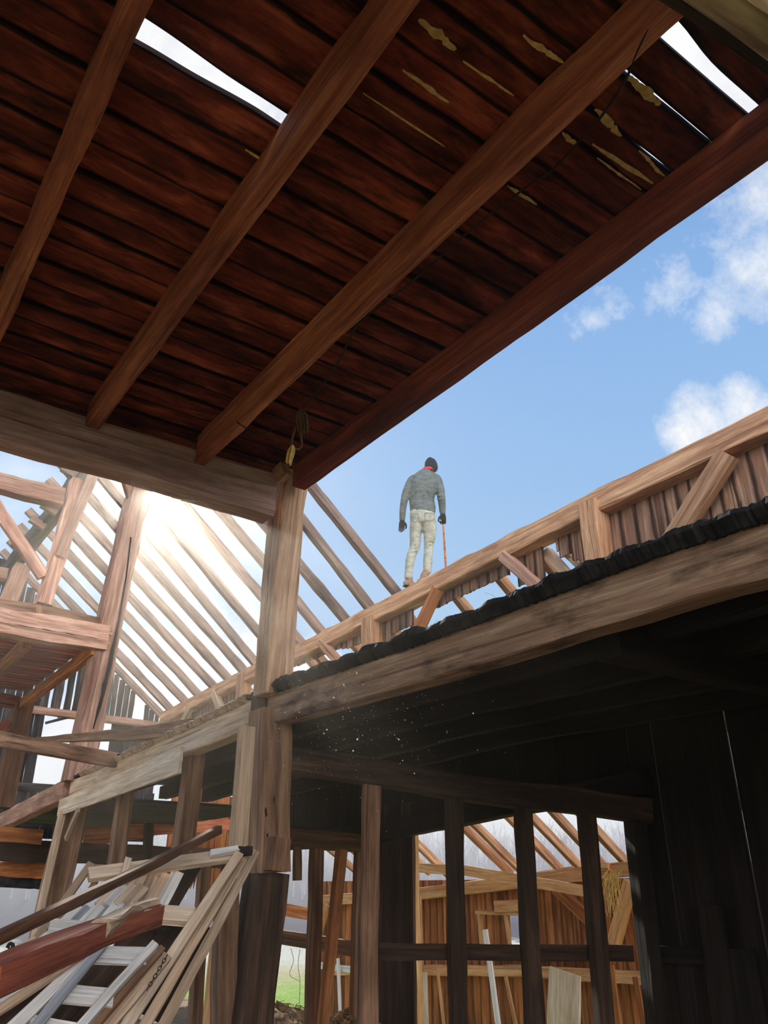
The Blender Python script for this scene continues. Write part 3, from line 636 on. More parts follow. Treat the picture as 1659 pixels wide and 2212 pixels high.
# floor section beyond post two
f2 = [pt(x, y, X=2.9) for x, y in ((150, 1705), (0, 1779), (-60, 1806))]
beam('floor_beam', f2, .16, .24, M_PINK, 'floor beam receding to the left edge beyond the cracked post', 'beam')
LB = []
for i in range(26):
    a = 10.9+i*.2; LB.append(dict(x0=2.9, x1=5.9, y0=a+.004, y1=a+.19, z0=2.62, z1=2.66, nx=8, wob=.004))
tag(panel_from('far_bay_deck', M_SHADEWOOD, (0, 0, 0), (1, 0, 0), (0, 1, 0), LB), 'dark deck of the far bay behind the dark lower post', 'deck')

# ================================================================== STUDS UNDER THE LEFT FLOOR BEAM AND THE PARTITION
def stud(a, b, w, d, mat, label, X=None, Y=None, plane=None, name='stud', cat='stud', up=(1, 0, 0), **k):
    return beam(name, [pt(*a, X=X, Y=Y, plane=plane), pt(*b, X=X, Y=Y, plane=plane)], w, d, mat, label, cat, up=up, **k)
stud((424, 1610), (388, 1880), .15, .16, M_BROWN, 'rough brown stud under the right end of the pale fascia plank', X=3.02)
stud((274, 1690), (246, 1900), .15, .15, M_BROWN, 'rough brown stud under the middle of the pale fascia plank', X=3.02)
stud((322, 1780), (312, 1960), .12, .12, M_DARK, 'dim stud behind, between the two brown studs', X=4.6)
PL = vplane((2.9, 5.65), (5.9, 4.45))
pd = Vector((3.0, -1.2, 0)).normalized()
beam('partition_beam', [pt(600, 1640, plane=PL), pt(800, 1668, plane=PL), pt(1000, 1702, plane=PL), pt(1400, 1752, plane=PL)], .18, .19, M_DARK, 'rough beam over the stud row, from the massive dark post into shadow', 'beam', hew=.014)
for a, b, w, m, l in (((803, 1680), (792, 2260), .12, M_BROWN, 'first stud of the partition, right of the massive dark post'),
                   ((979, 1705), (992, 2260), .115, M_DARK, 'second stud of the partition, left of the wide sky opening'),
                   ((1128, 1725), (1156, 2260), .115, M_DARK, 'third stud of the partition, dark against the lean-to wall'),
                   ((1265, 1740), (1310, 2260), .12, M_DARK, 'fourth stud of the partition, with a rough notched edge'),
                   ((1368, 1750), (1425, 2260), .16, M_SHADEWOOD, 'dark corner post where the partition meets the outer wall')):
    stud(a, b, w, .12, m, l, plane=PL, up=tuple(pd), hew=.008)
beam('partition_girt', [pt(815, 2056, plane=PL)+Vector((.02, .1, 0)), pt(1100, 2060, plane=PL)+Vector((.02, .1, 0)), pt(1385, 2061, plane=PL)+Vector((.02, .1, 0))], .05, .11, M_DARK, 'horizontal girt nailed behind the partition studs', 'girt')
beam('wall_header', [pt(610, 1822, X=5.88), pt(830, 1797, X=5.88), pt(1112, 1737, X=5.88), pt(1400, 1690, X=5.88)], .16, .2, M_SHADEWOOD, 'dark header beam above the openings of the outer wall', 'beam', hew=.008)
beam('partition_header', [pt(1140, 1722, plane=PL)+Vector((0, .12, 0)), pt(1400, 1752, plane=PL)+Vector((0, .12, 0))], .1, .12, M_DARK, 'short dark header above the two right-hand sky openings', 'beam')
# remaining boards on the outer wall behind the partition
def vboards(ya, yb, za, zb, w=.16, jag0=0, jag1=0, gap=.004, wob=.002, lim=None, zf=None, zf0=None):
    out = []; y = ya
    while y < yb-.01:
        ww = min(rng.uniform(w*.8, w*1.25), yb-y); z1 = zf(y) if zf else zb; z0 = zf0(y) if zf0 else za
        if z1 > z0+.05: out.append(dict(x0=z0, x1=z1, y0=y+rng.uniform(0, gap), y1=y+ww-.002, z0=0, z1=.024, nx=8, wob=wob, jag0=jag0, jag1=jag1, ny=3))
        y += ww
    return out
ya, yb = pt(895, 1900, X=5.97).y, pt(815, 1900, X=5.97).y
o = panel_from('wall_outer_patch', M_DARK, (5.97, 0, 0), (0, 0, 1), (0, 1, 0), vboards(ya, yb, -.1, 2.5, .14)); o['kind'] = 'structure'
o = panel_from('wall_side_band', M_SHADEWOOD, (5.97, 0, 0), (0, 0, 1), (0, 1, 0), vboards(4.56, 10.9, 2.28, 3.2, .2, gap=0)); o['kind'] = 'structure'
stud((899, 1790), (903, 2240), .04, .05, M_GOLD, 'thin sunlit batten along the edge of the dark boards', X=6.02)  # added strip, its gold stands for light rimming the board edge
g1 = pt(1427, 1705, X=5.97).y; g2 = pt(1605, 1760, X=5.97).y
wb = []; y = -2.2
cuts = sorted([g1, g2]); seq = []
while y < 4.55:
    w = rng.uniform(.17, .24); e = min(y+w, 4.55)
    for g in cuts:
        if y < g-.02 < e: e = g
    gap = .013 if any(abs(e-g) < 1e-6 for g in cuts) else 0
    seq.append(dict(x0=-.1, x1=2.9, y0=y, y1=e-gap+.0006, z0=rng.uniform(0, .008), z1=.026, nx=8, wob=.0012, warp=0)); y = e
o = panel_from('wall_right', M_SHADEWOOD, (5.97, 0, 0), (0, 0, 1), (0, 1, 0), seq); o['kind'] = 'structure'
beam('wall_girt', [pt(1425, 2062, X=5.9), pt(1525, 2065, X=5.9)], .06, .12, M_SHADEWOOD, 'short dark girt on the shadowed wall at lower right', 'girt')
beam('leaning_plank', [pt(1532, 1955, X=5.8), pt(1572, 2240, X=5.8)], .03, .2, M_SHADEWOOD, 'wide dark plank upright against the shadowed wall at lower right', 'plank', up=(0, 1, 0))
beam('leaning_plank', [pt(1600, 2050, X=5.82), pt(1640, 2280, X=5.82)], .03, .2, M_SHADEWOOD, 'dark plank at the lower right corner of the shadowed wall', 'plank', up=(0, 1, 0))
# added unseen walls: back one keeps the bay dark, left half darkens the loft
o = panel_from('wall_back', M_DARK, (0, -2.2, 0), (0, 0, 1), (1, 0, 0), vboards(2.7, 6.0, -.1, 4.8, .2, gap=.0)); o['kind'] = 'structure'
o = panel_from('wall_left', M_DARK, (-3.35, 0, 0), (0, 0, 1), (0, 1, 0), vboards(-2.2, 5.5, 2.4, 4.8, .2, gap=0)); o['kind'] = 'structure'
# far partition pieces seen between the posts
YF = 8.1
beam('wall_header', [pt(600, 1806, Y=YF), pt(782, 1822, Y=YF)], .16, .19, M_UMBER, 'reddish beam left of the first partition stud, studs hanging from it', 'beam')
stud((642, 1828), (642, 1902), .08, .07, M_UMBER, 'sawn-off stud hanging below the reddish beam', Y=YF)
stud((684, 1832), (672, 2240), .13, .12, M_UMBER, 'brown stud at the right edge of the doorway to the field', Y=YF)
stud((738, 1835), (694, 2240), .10, .10, M_ORANGE, 'bright orange plank leaning below the reddish beam', Y=YF-.2, name='leaning_plank', cat='plank')
stud((775, 1838), (764, 2240), .09, .09, M_UMBER, 'dark brown stud tight beside the first partition stud', Y=YF)
stud((443, 1850), (418, 2240), .10, .1, M_BROWN, 'brown stud seen behind the leaning rack', Y=7.2)
stud((462, 2030), (444, 2240), .07, .06, M_GOLD, 'yellow sunlit stud behind the leaning rack', Y=8.6)
stud((495, 1840), (480, 2240), .12, .1, M_DARK, 'dark stud hidden beside the massive post', Y=7.0)
beam('fence_rail', [pt(585, 2020, X=6.0), pt(770, 2050, Y=9.4)], .08, .17, M_UMBER, 'splintered brown rail across the doorway to the field', 'rail', ragged=.05)
mb = MB()
for i in range(26):
    p = pt(620+i*1.6, 2016+i*.4, X=6.2); mb.tube([p, p+Vector((rng.uniform(-.04, .04), rng.uniform(-.04, .04), rng.uniform(-.07, .05)))], .003, 3)
tag(mb.build('splinters', M_STRAW), 'pale splinters on the broken edge of the doorway rail', 'splinters', kind='stuff')
beam('wall_batten', [pt(680, 2084, X=9.8), pt(765, 2096, X=9.8)], .04, .12, M_WHITE, 'pale grey board low on the lean-to wall beside the orange plank', 'board')
for k, pts_ in enumerate((((628, 2048), (634, 2075), (626, 2105), (645, 2118)), ((648, 2050), (644, 2085), (648, 2120), (646, 2168)))):
    cobj = curve_obj('wire', [pt(x, y, X=6.3) for x, y in pts_], .0035, M_IRON, None, 4); tag(cobj, ['crooked wire hanging left in the doorway to the field', 'long thin wire hanging straight in the doorway to the field'][k], 'wire')
# orange pieces low left behind posts
for i, (a, b, w, m, l) in enumerate((((-20, 1802), (90, 1808), .16, M_ORANGE, 'orange board with dark nail holes under the floor at the left edge'),
        ((-20, 1835), (560, 1858), .24, M_DARK, 'long dark beam low behind the studs at left'),
        ((-20, 1885), (120, 1878), .22, M_ORANGE, 'orange-lit timber with a ragged lower edge at the left edge'),
        ((60, 1850), (115, 1850), .2, M_ORANGE, 'orange panel behind the lower post at left'),
        ((180, 1800), (560, 1778), .16, M_JOIST, 'brown beam crossing high behind the two brown studs'),
        ((180, 1822), (330, 1800), .1, M_ORANGE, 'thin orange joist behind the two brown studs'),
        ((190, 1872), (560, 1860), .1, M_GOLD, 'thin pale-edged rail just above the leaning rack'))):
    beam('back_timber', [pt(*a, Y=13.2+i*.35), pt(*b, Y=13.2+i*.35)], .1, w*1.25, m, l, 'timber', hew=.01)
beam('back_timber', [pt(-20, 1903, Y=13.0), pt(60, 1906, Y=13.0), pt(108, 1912, Y=13)], .1, .14, M_BLACK, 'charred dark timber below the orange-lit timber at the left edge', 'timber', hew=.03)
for i, (x, y0, y1) in enumerate(((250, 1840, 1880), (300, 1840, 1890), (470, 1790, 1850), (505, 1800, 1850))):
    beam('back_board', [pt(x, y0, Y=15.6), pt(x-5, y1, Y=15.6)], .05, .3, M_ORANGE, f'orange-lit far wall board glimpsed behind the studs, {ORD[i]} from the left', 'board', 'orange boards behind the studs', up=(1, 0, 0))

# ================================================================== FAR GABLE WALL
YG = 16.25
def gz(x): return 4.92+.755*(5.9-x)-.12
GB = []; x = 2.0
while x < 5.85:
    w = rng.uniform(.12, .18) if x < 4.4 else rng.uniform(.09, .12); zt = (gz(x)+gz(x+w))/2+.03
    if not 5.36 < x < 5.52:
        GB.append(dict(x0=4.66, x1=zt, y0=-(x+w), y1=-x, z0=0, z1=.022, nx=8, wob=.006, ny=3))
    x += w+(rng.choice((.012, .035, .06)) if 3.3 < x < 4.5 else .014)
x = 2.6
while x < 5.9:
    w = rng.uniform(.13, .19)
    if x < 3.62 or x > 4.85: GB.append(dict(x0=3.28, x1=4.66, y0=-(x+w), y1=-x-.003, z0=0, z1=.022, nx=6, wob=.004))
    x += w+.002
x = 2.6
while x < 5.9:
    w = rng.uniform(.13, .19); GB.append(dict(x0=2.4, x1=3.30, y0=-(x+w), y1=-x-.004, z0=0, z1=.022, nx=6, wob=.004)); x += w
o = panel_from('wall_gable', M_GREY, (0, YG, 0), (0, 0, 1), (-1, 0, 0), GB); o['kind'] = 'structure'
beam('gable_girt', [pt(62, 1532, Y=YG-.1), pt(345, 1568, Y=YG-.1)], .1, .14, M_PINK, 'reddish girt across the far gable boards, behind the cracked post', 'girt')
beam('gable_girt', [pt(15, 1697, Y=YG-.1), pt(180, 1708, Y=YG-.1)], .1, .14, M_GREY, 'grey girt below the open window of the far gable', 'girt')
beam('broken_lath', [pt(98, 1562, Y=YG-.05), pt(165, 1545, Y=YG-.05)], .03, .05, M_GREY, 'loose broken lath hanging in the gable window', 'lath')
beam('broken_lath', [pt(125, 1545, Y=YG-.05), pt(170, 1549, Y=YG-.05)], .03, .1, M_TAN, 'short tan board under the gable girt beside the cracked post', 'board')
# lean-to end wall, orange boards with charred feet
LE = []
for x in (6.3, 6.62, 6.94, 7.26, 7.58):
    LE.append(dict(x0=1.55, x1=5.0-.8*(x-5.9)-.35, y0=-(x+.31), y1=-x, z0=0, z1=.025, nx=6, wob=.004, jag0=.3, ny=6))
o = panel_from('wall_lean_to_end', M_ORANGE, (0, 16.0, 0), (0, 0, 1), (-1, 0, 0), LE); o['kind'] = 'structure'
beam('lean_to_beam', [pt(592, 1960, Y=15.9), pt(668, 1975, Y=15.9)], .15, .22, M_ORANGE, 'orange timber below the charred boards beside the massive post', 'beam')

# ================================================================== LOOSE TIMBERS LYING ON THE FLOOR EDGE
beam('loose_timber', [pt(-30, 1590, Y=9.2), pt(0, 1598, Y=9.1), pt(255, 1643, X=2.9)], .1, .15, M_BROWN, 'loose timber from the left edge with a pale sawn end on the floor beam', 'timber')
beam('loose_timber', [pt(70, 1600, X=2.3), pt(300, 1585, X=2.75), pt(440, 1568, X=3.05)], .09, .05, M_BROWN, 'long loose timber lying across the cracked post, tapering to the left', 'timber', h1=.15)

# ================================================================== LEAN-TO WALL SEEN THROUGH THE OPENINGS
XL = 10.0
def lp(x, y): return pt(x, y, X=XL)
wy0, wy1 = lp(1115, 2000).y, lp(1040, 2000).y
oy0, oy1 = lp(1125, 2000).y, lp(1097, 2000).y
LW = []; y = 5.8
while y < 17.8:
    w = rng.uniform(.15, .24); e = y+w
    if oy0 < y+w*.5 < oy1: LW.append(dict(x0=-1.5, x1=.72, y0=y, y1=e-.004, z0=0, z1=.024, nx=8, wob=.003)); LW.append(dict(x0=1.22, x1=1.72, y0=y, y1=e-.004, z0=0, z1=.024, nx=4, wob=.003))
    elif not (17.0 < y): LW.append(dict(x0=-1.5, x1=1.72, y0=y, y1=e-rng.choice((.002, .01)), z0=0, z1=.024, nx=10, ny=4, wob=.003))
    y = e
LW = [b for b in LW if not (lp(672, 2000).y < b['y0'])]
o = panel_from('wall_lean_to', M_ORANGE, (XL+.12, 0, 0), (0, 0, 1), (0, 1, 0), LW); o['kind'] = 'structure'
beam('lean_to_plate', [(XL, 5.8, 1.80), lp(1350, 1877), lp(1220, 1893), lp(900, 1932), lp(700, 1945), lp(690, 1947)], .16, .2, M_GOLD, 'golden plate along the top of the lean-to wall', 'beam')
beam('collar_plank', [pt(890, 1874, X=9.3), pt(1010, 1881, X=9.4), pt(1265, 1925, X=9.5)], .06, .15, M_GOLD, 'golden plank lying aslant above the lean-to plate, with a knot', 'plank')
beam('lean_to_block', [lp(1160, 1893), lp(1245, 1880)], .1, .12, M_GOLD, 'golden block stacked on the lean-to plate between third and fourth studs', 'block')
beam('lean_to_block', [pt(1288, 1872, X=9.9), pt(1318, 1872, X=9.9)], .12, .1, M_GOLD, 'stubby golden block end above the plate right of the fourth stud', 'block')
beam('lean_to_brace', [pt(1200, 1918, X=9.85), pt(1275, 1988, X=9.85)], .1, .16, M_ORANGE, 'orange brace falling right behind the fourth stud', 'brace', up=(0, 1, 0))
beam('lean_to_brace', [pt(1362, 1905, X=9.85), pt(1326, 2040, X=9.85)], .12, .17, M_GOLD, 'pale golden brace beside the dark corner post', 'brace', up=(0, 1, 0))
beam('lean_to_brace', [pt(706, 1955, X=9.85), pt(688, 2015, X=9.85)], .1, .16, M_GOLD, 'golden brace left of the bright orange leaning plank', 'brace', up=(0, 1, 0))
beam('lean_to_girt', [(9.95, 5.8, lp(1380, 2098).z), lp(1130, 2098), lp(900, 2095), lp(700, 2098)], .1, .16, M_GOLD, 'golden girt low along the lean-to wall', 'girt')
beam('lean_to_girt', [lp(1290, 2068), lp(1070, 2068)], .08, .09, M_ORANGE, 'short narrow girt just above the golden girt, under the window', 'girt')
wn = empty('window_1', lp(1080, 2010)); tag(wn, kind='structure')
for a, b, w in (((1030, 1970), (1125, 1972), .07), ((1036, 1975), (1042, 2045), .07), ((1092, 1975), (1102, 2045), .04)):
    beam('window_frame', [pt(*a, X=9.93), pt(*b, X=9.93)], .06, w, M_GOLD, parent=wn, up=(0, 1, 0) if abs(a[0]-b[0]) < 30 else None)
beam('lintel_scrap', [pt(1070, 1958, X=9.9), pt(1120, 1956, X=9.9)], .06, .17, M_GOLD, 'golden scrap board above the lean-to window', 'board')
for a, b, w, X, m, l in (((1048, 2008), (1080, 2240), .10, 9.5, M_WHITE, 'pale split plank leaning below the lean-to window'),
                      ((905, 1935), (916, 2240), .10, 9.8, M_GOLD, 'narrow golden plank upright at the left of the lean-to wall'),
                      ((918, 2100), (922, 2240), .09, 9.4, M_PALE, 'short pale stake right of the dark boards'),
                      ((945, 2090), (962, 2240), .05, 9.7, M_GOLD, 'thin slanting lath at the foot of the lean-to wall'),
                      ((1092, 2110), (1120, 2240), .06, 9.8, M_GOLD, 'thin golden lath left of the third partition stud'),
                      ((668+62, 2070), (735, 2190), .08, 9.7, M_WHITE, 'pale splintered lath behind the bright orange plank'),
                      ((1322, 2085), (1340, 2240), .06, 9.2, M_ORANGE, 'orange stud edge right of the fourth stud'),
                      ((1372, 2110), (1395, 2240), .08, 9.5, M_ORANGE, 'orange-brown plank leaning beside the dark corner post')):
    beam('leaning_plank', [pt(*a, X=X), pt(*b, X=X)], .03, w, m, l, 'plank', up=(0, 1, 0), hew=.004)
beam('leaning_board', [pt(1219, 2098, X=9.3), pt(1216, 2260, X=9.3)], .03, .56, M_PALE, 'wide pale worn board leaning against the lean-to girt', 'board', up=(0, 1, 0), hew=.012)
mb = MB()
for i in range(60):
    p = pt(rng.uniform(1308, 1345), rng.uniform(1878, 1905), X=9.7); d = Vector((rng.uniform(-.05, .05), rng.uniform(.0, .22), rng.uniform(-.5, -.15)))
    mb.tube([p, p+d*.5+Vector((0, .04, 0)), p+d], .004, 3)
tag(mb.build('hanging_straw', M_STRAW), 'straw wisps hanging from the lean-to plate between fourth stud and corner post', 'straw', kind='stuff')

# hay and debris heap on the floor edge at the doorway
def heap(name, c, rx, ry, h, mat, label, seed):
    mb = MB(); n = 26; rings = []
    for i in range(9):
        t = i/8; ring = []
        for k in range(n):
            a = 2*math.pi*k/n; r = (1-t)**.6; q = 1+.35*noise.noise((math.cos(a)*2, math.sin(a)*2, t*3+seed))
            ring.append((c[0]+rx*r*q*math.cos(a), c[1]+ry*r*q*math.sin(a), c[2]+h*t*(1+.3*noise.noise((a, t*3, seed)))))
        rings.append(ring)
    mb.loft(rings); r2 = random.Random(seed)
    for i in range(420):
        a = r2.uniform(0, 6.28); t = r2.random()**.5; p = Vector((c[0]+rx*t*math.cos(a), c[1]+ry*t*math.sin(a), c[2]+h*(1-t**1.6)+.02)); d = Vector((r2.uniform(-.12, .12), r2.uniform(-.12, .12), r2.uniform(-.03, .08)))
        mb.tube([p-d*.5, p+Vector((0, 0, .015)), p+d*.5], .004, 3)
    return tag(mb.build(name, mat), label, 'hay', kind='stuff')
heap('hay_heap', (5.35, 9.6, 0), .9, .8, .34, M_HAY, 'brown heap of old hay on the floor at the doorway', 4)
heap('hay_heap', (5.5, 8.2, 0), .5, .55, .42, M_HAY, 'sunlit heap of hay and splinters behind the bright orange plank', 9)

# ================================================================== PILE OF RACKS, PALLETS AND PLANKS (lower left)
A0 = pt(520, 1850, Y=4.95); lean = Vector((.25, 1.35, 1.75)).normalized(); across = Vector((1, -.12, .0)).normalized()
nrm = lean.cross(across).normalized()
if nrm.dot(FW) > 0: nrm = -nrm
def rk(x, y, off=0): return pt(x, y, plane=(A0+nrm*off, nrm))
def slat(name, a, b, w, t, mat, off=0, label=None, cat='plank', parent=None, group=None, **k):
    return beam(name, [rk(*a, off), rk(*b, off)], w, t, mat, label, cat, group, up=nrm, parent=parent, **k)
UPX = lambda px: px/FPX*((A0-CAM).dot(FW))
rack = empty('hay_rack', A0); tag(rack, 'large wooden rack of stiles and rails leaning against the massive dark post', 'rack')
slat('top_rail', (190, 1890), (528, 1845), .075, .04, M_PALE, .03, parent=rack)
slat('middle_rail', (325, 1975), (420, 1982), .10, .04, M_PALE, .02, parent=rack)
slat('stile', (515, 1848), (262, 2232), .055, .06, M_PALE, .06, parent=rack)
slat('stile', (196, 1868), (66, 2048), .035, .045, M_TAN, .02, parent=rack)
slat('inner_stile', (208, 1900), (150, 1995), .03, .03, M_BROWN, -.03, parent=rack)
slat('inner_stile', (262, 1905), (205, 1990), .03, .03, M_BROWN, -.03, parent=rack)
slat('cross_block', (278, 1855), (262, 1910), .035, .03, M_PALE, .07, parent=rack)
slat('nailed_block', (455, 1845), (515, 1837), .04, .035, M_WHITE, .08, parent=rack)
kn = beam('broken_peg', [rk(512, 1838, .07), rk(542, 1836, .07)], .06, .06, M_BLACK, parent=rack, hew=.02, cham=.5)
slat('long_plank', (532, 1846), (300, 2236), .05, .05, M_TAN, -.01, 'long tan plank leaning close beside the rack stile', 'plank', group=None)
slat('long_plank', (552, 1842), (344, 2232), .055, .05, M_TAN, -.09, 'outermost leaning plank, touching the massive dark post', 'plank')
for i, (tx, ty, bx, by, m) in enumerate(((292, 1893, 268, 1950, M_TAN), (312, 1890, 282, 1955, M_PALE), (335, 1888, 302, 1958, M_TAN), (355, 1886, 322, 1958, M_TAN), (385, 1884, 345, 1958, M_WHITE))):
    slat('rack_board', (tx, ty), (bx, by), .072, .02, m, -.02, parent=rack)
pb = empty('board_bundle', rk(270, 1940, .02)); tag(pb, 'bundle of pale short boards with a straight top edge, on the rack', 'boards')
for i in range(4):
    slat('board', (254+i*19, 1916), (214+i*20, 1958), .066, .02, (M_PALE, M_WHITE, M_PALE, M_TAN)[i], .05+.004*i, parent=pb)
lv = empty('slatted_crate', rk(200, 1975, .06)); tag(lv, 'weathered grey slatted pallet with a white cross board, lying on the rack', 'pallet')
for i in range(9):
    slat('slat', (174+i*14.5, 1960-(i*.4)), (134+i*15.5, 1998+i*1), .036 if i % 3 else .046, .025, (M_WHITE, M_ASH, M_WHITE)[i % 3], .11+.004*(i % 2), parent=lv)
for i in range(4): slat('slat', (112+i*13, 2014+i*2), (52+i*15, 2062), .03, .025, M_WHITE if i % 2 == 0 else M_ASH, .11, parent=lv)
slat('cross_board', (106, 1999), (212, 2012), .07, .03, M_WHITE, .15, parent=lv)
slat('loose_board', (-15, 2084), (78, 2036), .05, .03, M_PALE, .05, 'pale board end at the left edge below the iron bracket', 'board')
bk = curve_obj('iron_bracket', [rk(16, 2046, .1), rk(22, 2038, .1), rk(28, 2042, .1), rk(24, 2052, .1), rk(18, 2050, .1)], .009, M_IRON); tag(bk, 'small black iron bracket sticking up near the left edge', 'bracket')
# added dark planks standing in for the black shade inside the pile
for i, (a, b, w, m) in enumerate((((420, 1860), (330, 2010), .12, M_DARK), ((400, 1990), (250, 2200), .2, M_DARK), ((330, 2000), (180, 2180), .2, M_DARK), ((250, 2060), (100, 2232), .2, M_DARK), ((440, 2000), (330, 2200), .14, M_DARK))):
    slat('dark_plank', a, b, w, .03, m, -.22-.02*i, ['dark plank in shadow directly below the rack top rail', 'dark plank showing below the rack middle rail', 'dark plank in the shadow between rungs of the white pallet', 'dark plank lowest under the white pallet', 'dark plank in shadow beside the long rack stile'][i], 'plank', group='dark planks under the rack')
# leaning dark timber across everything
beam('leaning_timber', [pt(-30, 2038, Y=3.55), pt(300, 1882, Y=4.35), pt(474, 1792, Y=4.9)], .04, .045, M_UMBER, 'thin dark brown timber slanting across the whole rack', 'timber', hew=.004)
rb = beam('broken_beam', [pt(-40, 2122, Y=2.7), pt(0, 2103, Y=2.75), pt(215, 2016, Y=3.3), pt(325, 1978, Y=3.65)], .10, .088, M_RED, 'thick red-brown beam with a shattered end, across the front of the pile', 'beam', hew=.006, ragged=.03)
beam('broken_end', [pt(212, 2004, Y=3.24), pt(262, 1982, Y=3.40), pt(336, 1962, Y=3.66)], .085, .06, M_TAN, parent=rb, hew=.028, ragged=.03, w1=.07, h1=.05, cham=.7, seg=.05)
# white ladder-like pallet in front
FO = .34
pal = empty('pallet', rk(250, 2120, FO)); tag(pal, 'white pallet like a short ladder, nearest the bottom left', 'pallet')
for a, b, w in (((205, 2062), (315, 2066), .085), ((130, 2146), (245, 2156), .085), ((60, 2222), (180, 2240), .10)):
    slat('rung_board', a, b, w, .02, M_WHITE, FO, parent=pal)
slat('side_rail', (333, 2042), (155, 2240), .04, .05, M_WHITE, FO+.03, parent=pal)
slat('side_rail', (348, 2052), (185, 2240), .035, .05, M_BROWN, FO-.03, parent=pal)
slat('side_rail', (360, 2066), (215, 2240), .05, .04, M_TAN, FO-.08, parent=pal)
for a, b, w, m, off, l in (((224, 2040), (66, 2232), .045, M_ASH, FO+.05, 'bluish grey long board left of the white pallet'),
                        ((205, 2050), (14, 2232), .05, M_WHITE, FO+.02, 'whitish long board beside the bluish grey one'),
                        ((180, 2058), (-20, 2196), .035, M_TAN, FO+.05, 'thin brown long board above the whitish ones'),
                        ((130, 2078), (-20, 2170), .05, M_WHITE, FO+.0, 'white long board disappearing under the broken beam'),
                        ((90, 2094), (-20, 2140), .04, M_ASH, FO-.05, 'grey long board at the left edge under the broken beam'),
                        ((120, 2120), (-20, 2230), .06, M_DARK, FO-.1, 'dark long board at the very bottom left')):
    slat('long_board', a, b, w, .025, m, off, l, 'board')
ch = empty('chain', rk(340, 2100, FO)); tag(ch, 'rusty chain hanging down beside the white pallet', 'chain')
c0, c1 = rk(362, 2062, FO-.02), rk(318, 2138, FO-.02)
for i in range(9):
    a = c0.lerp(c1, i/9); b = c0.lerp(c1, (i+1.25)/9); d = (b-a); s = d.cross(nrm).normalized() if i % 2 else nrm; mb = MB(); r = .007; loop = []
    for k in range(13):
        t = 2*math.pi*k/12; loop.append(a.lerp(b, .5)+d*.5*math.cos(t)+s*r*math.sin(t))
    mb.tube(loop, .0022, 5); mb.build('chain_link', M_IRON, ch, Matrix.Identity(4), True)

# ================================================================== DUST IN THE SUNBEAM
mb = MB(); r2 = random.Random(5)
for i in range(420):
    x = r2.gauss(760, 130); y = r2.gauss(1560, 80)
    if not 560 < x < 1100 or y < 1430: continue
    d = pdir(x, y); p = CAM+d*r2.uniform(2.4, 4.6); r = r2.uniform(.0008, .0022) if r2.random() < .95 else .004
    mb.loft([[p+Vector((r, 0, 0)), p+Vector((0, r, 0)), p+Vector((-r, 0, 0)), p+Vector((0, -r, 0))], [p+Vector((r*.3, 0, r*1.3)), p+Vector((0, r*.3, r*1.3)), p+Vector((-r*.3, 0, r*1.3)), p+Vector((0, -r*.3, r*1.3))]])
tag(mb.build('dust_motes', plain('dust', (240, 230, 214))), 'fine dust motes drifting in front of the dark side bay', 'dust', kind='stuff')

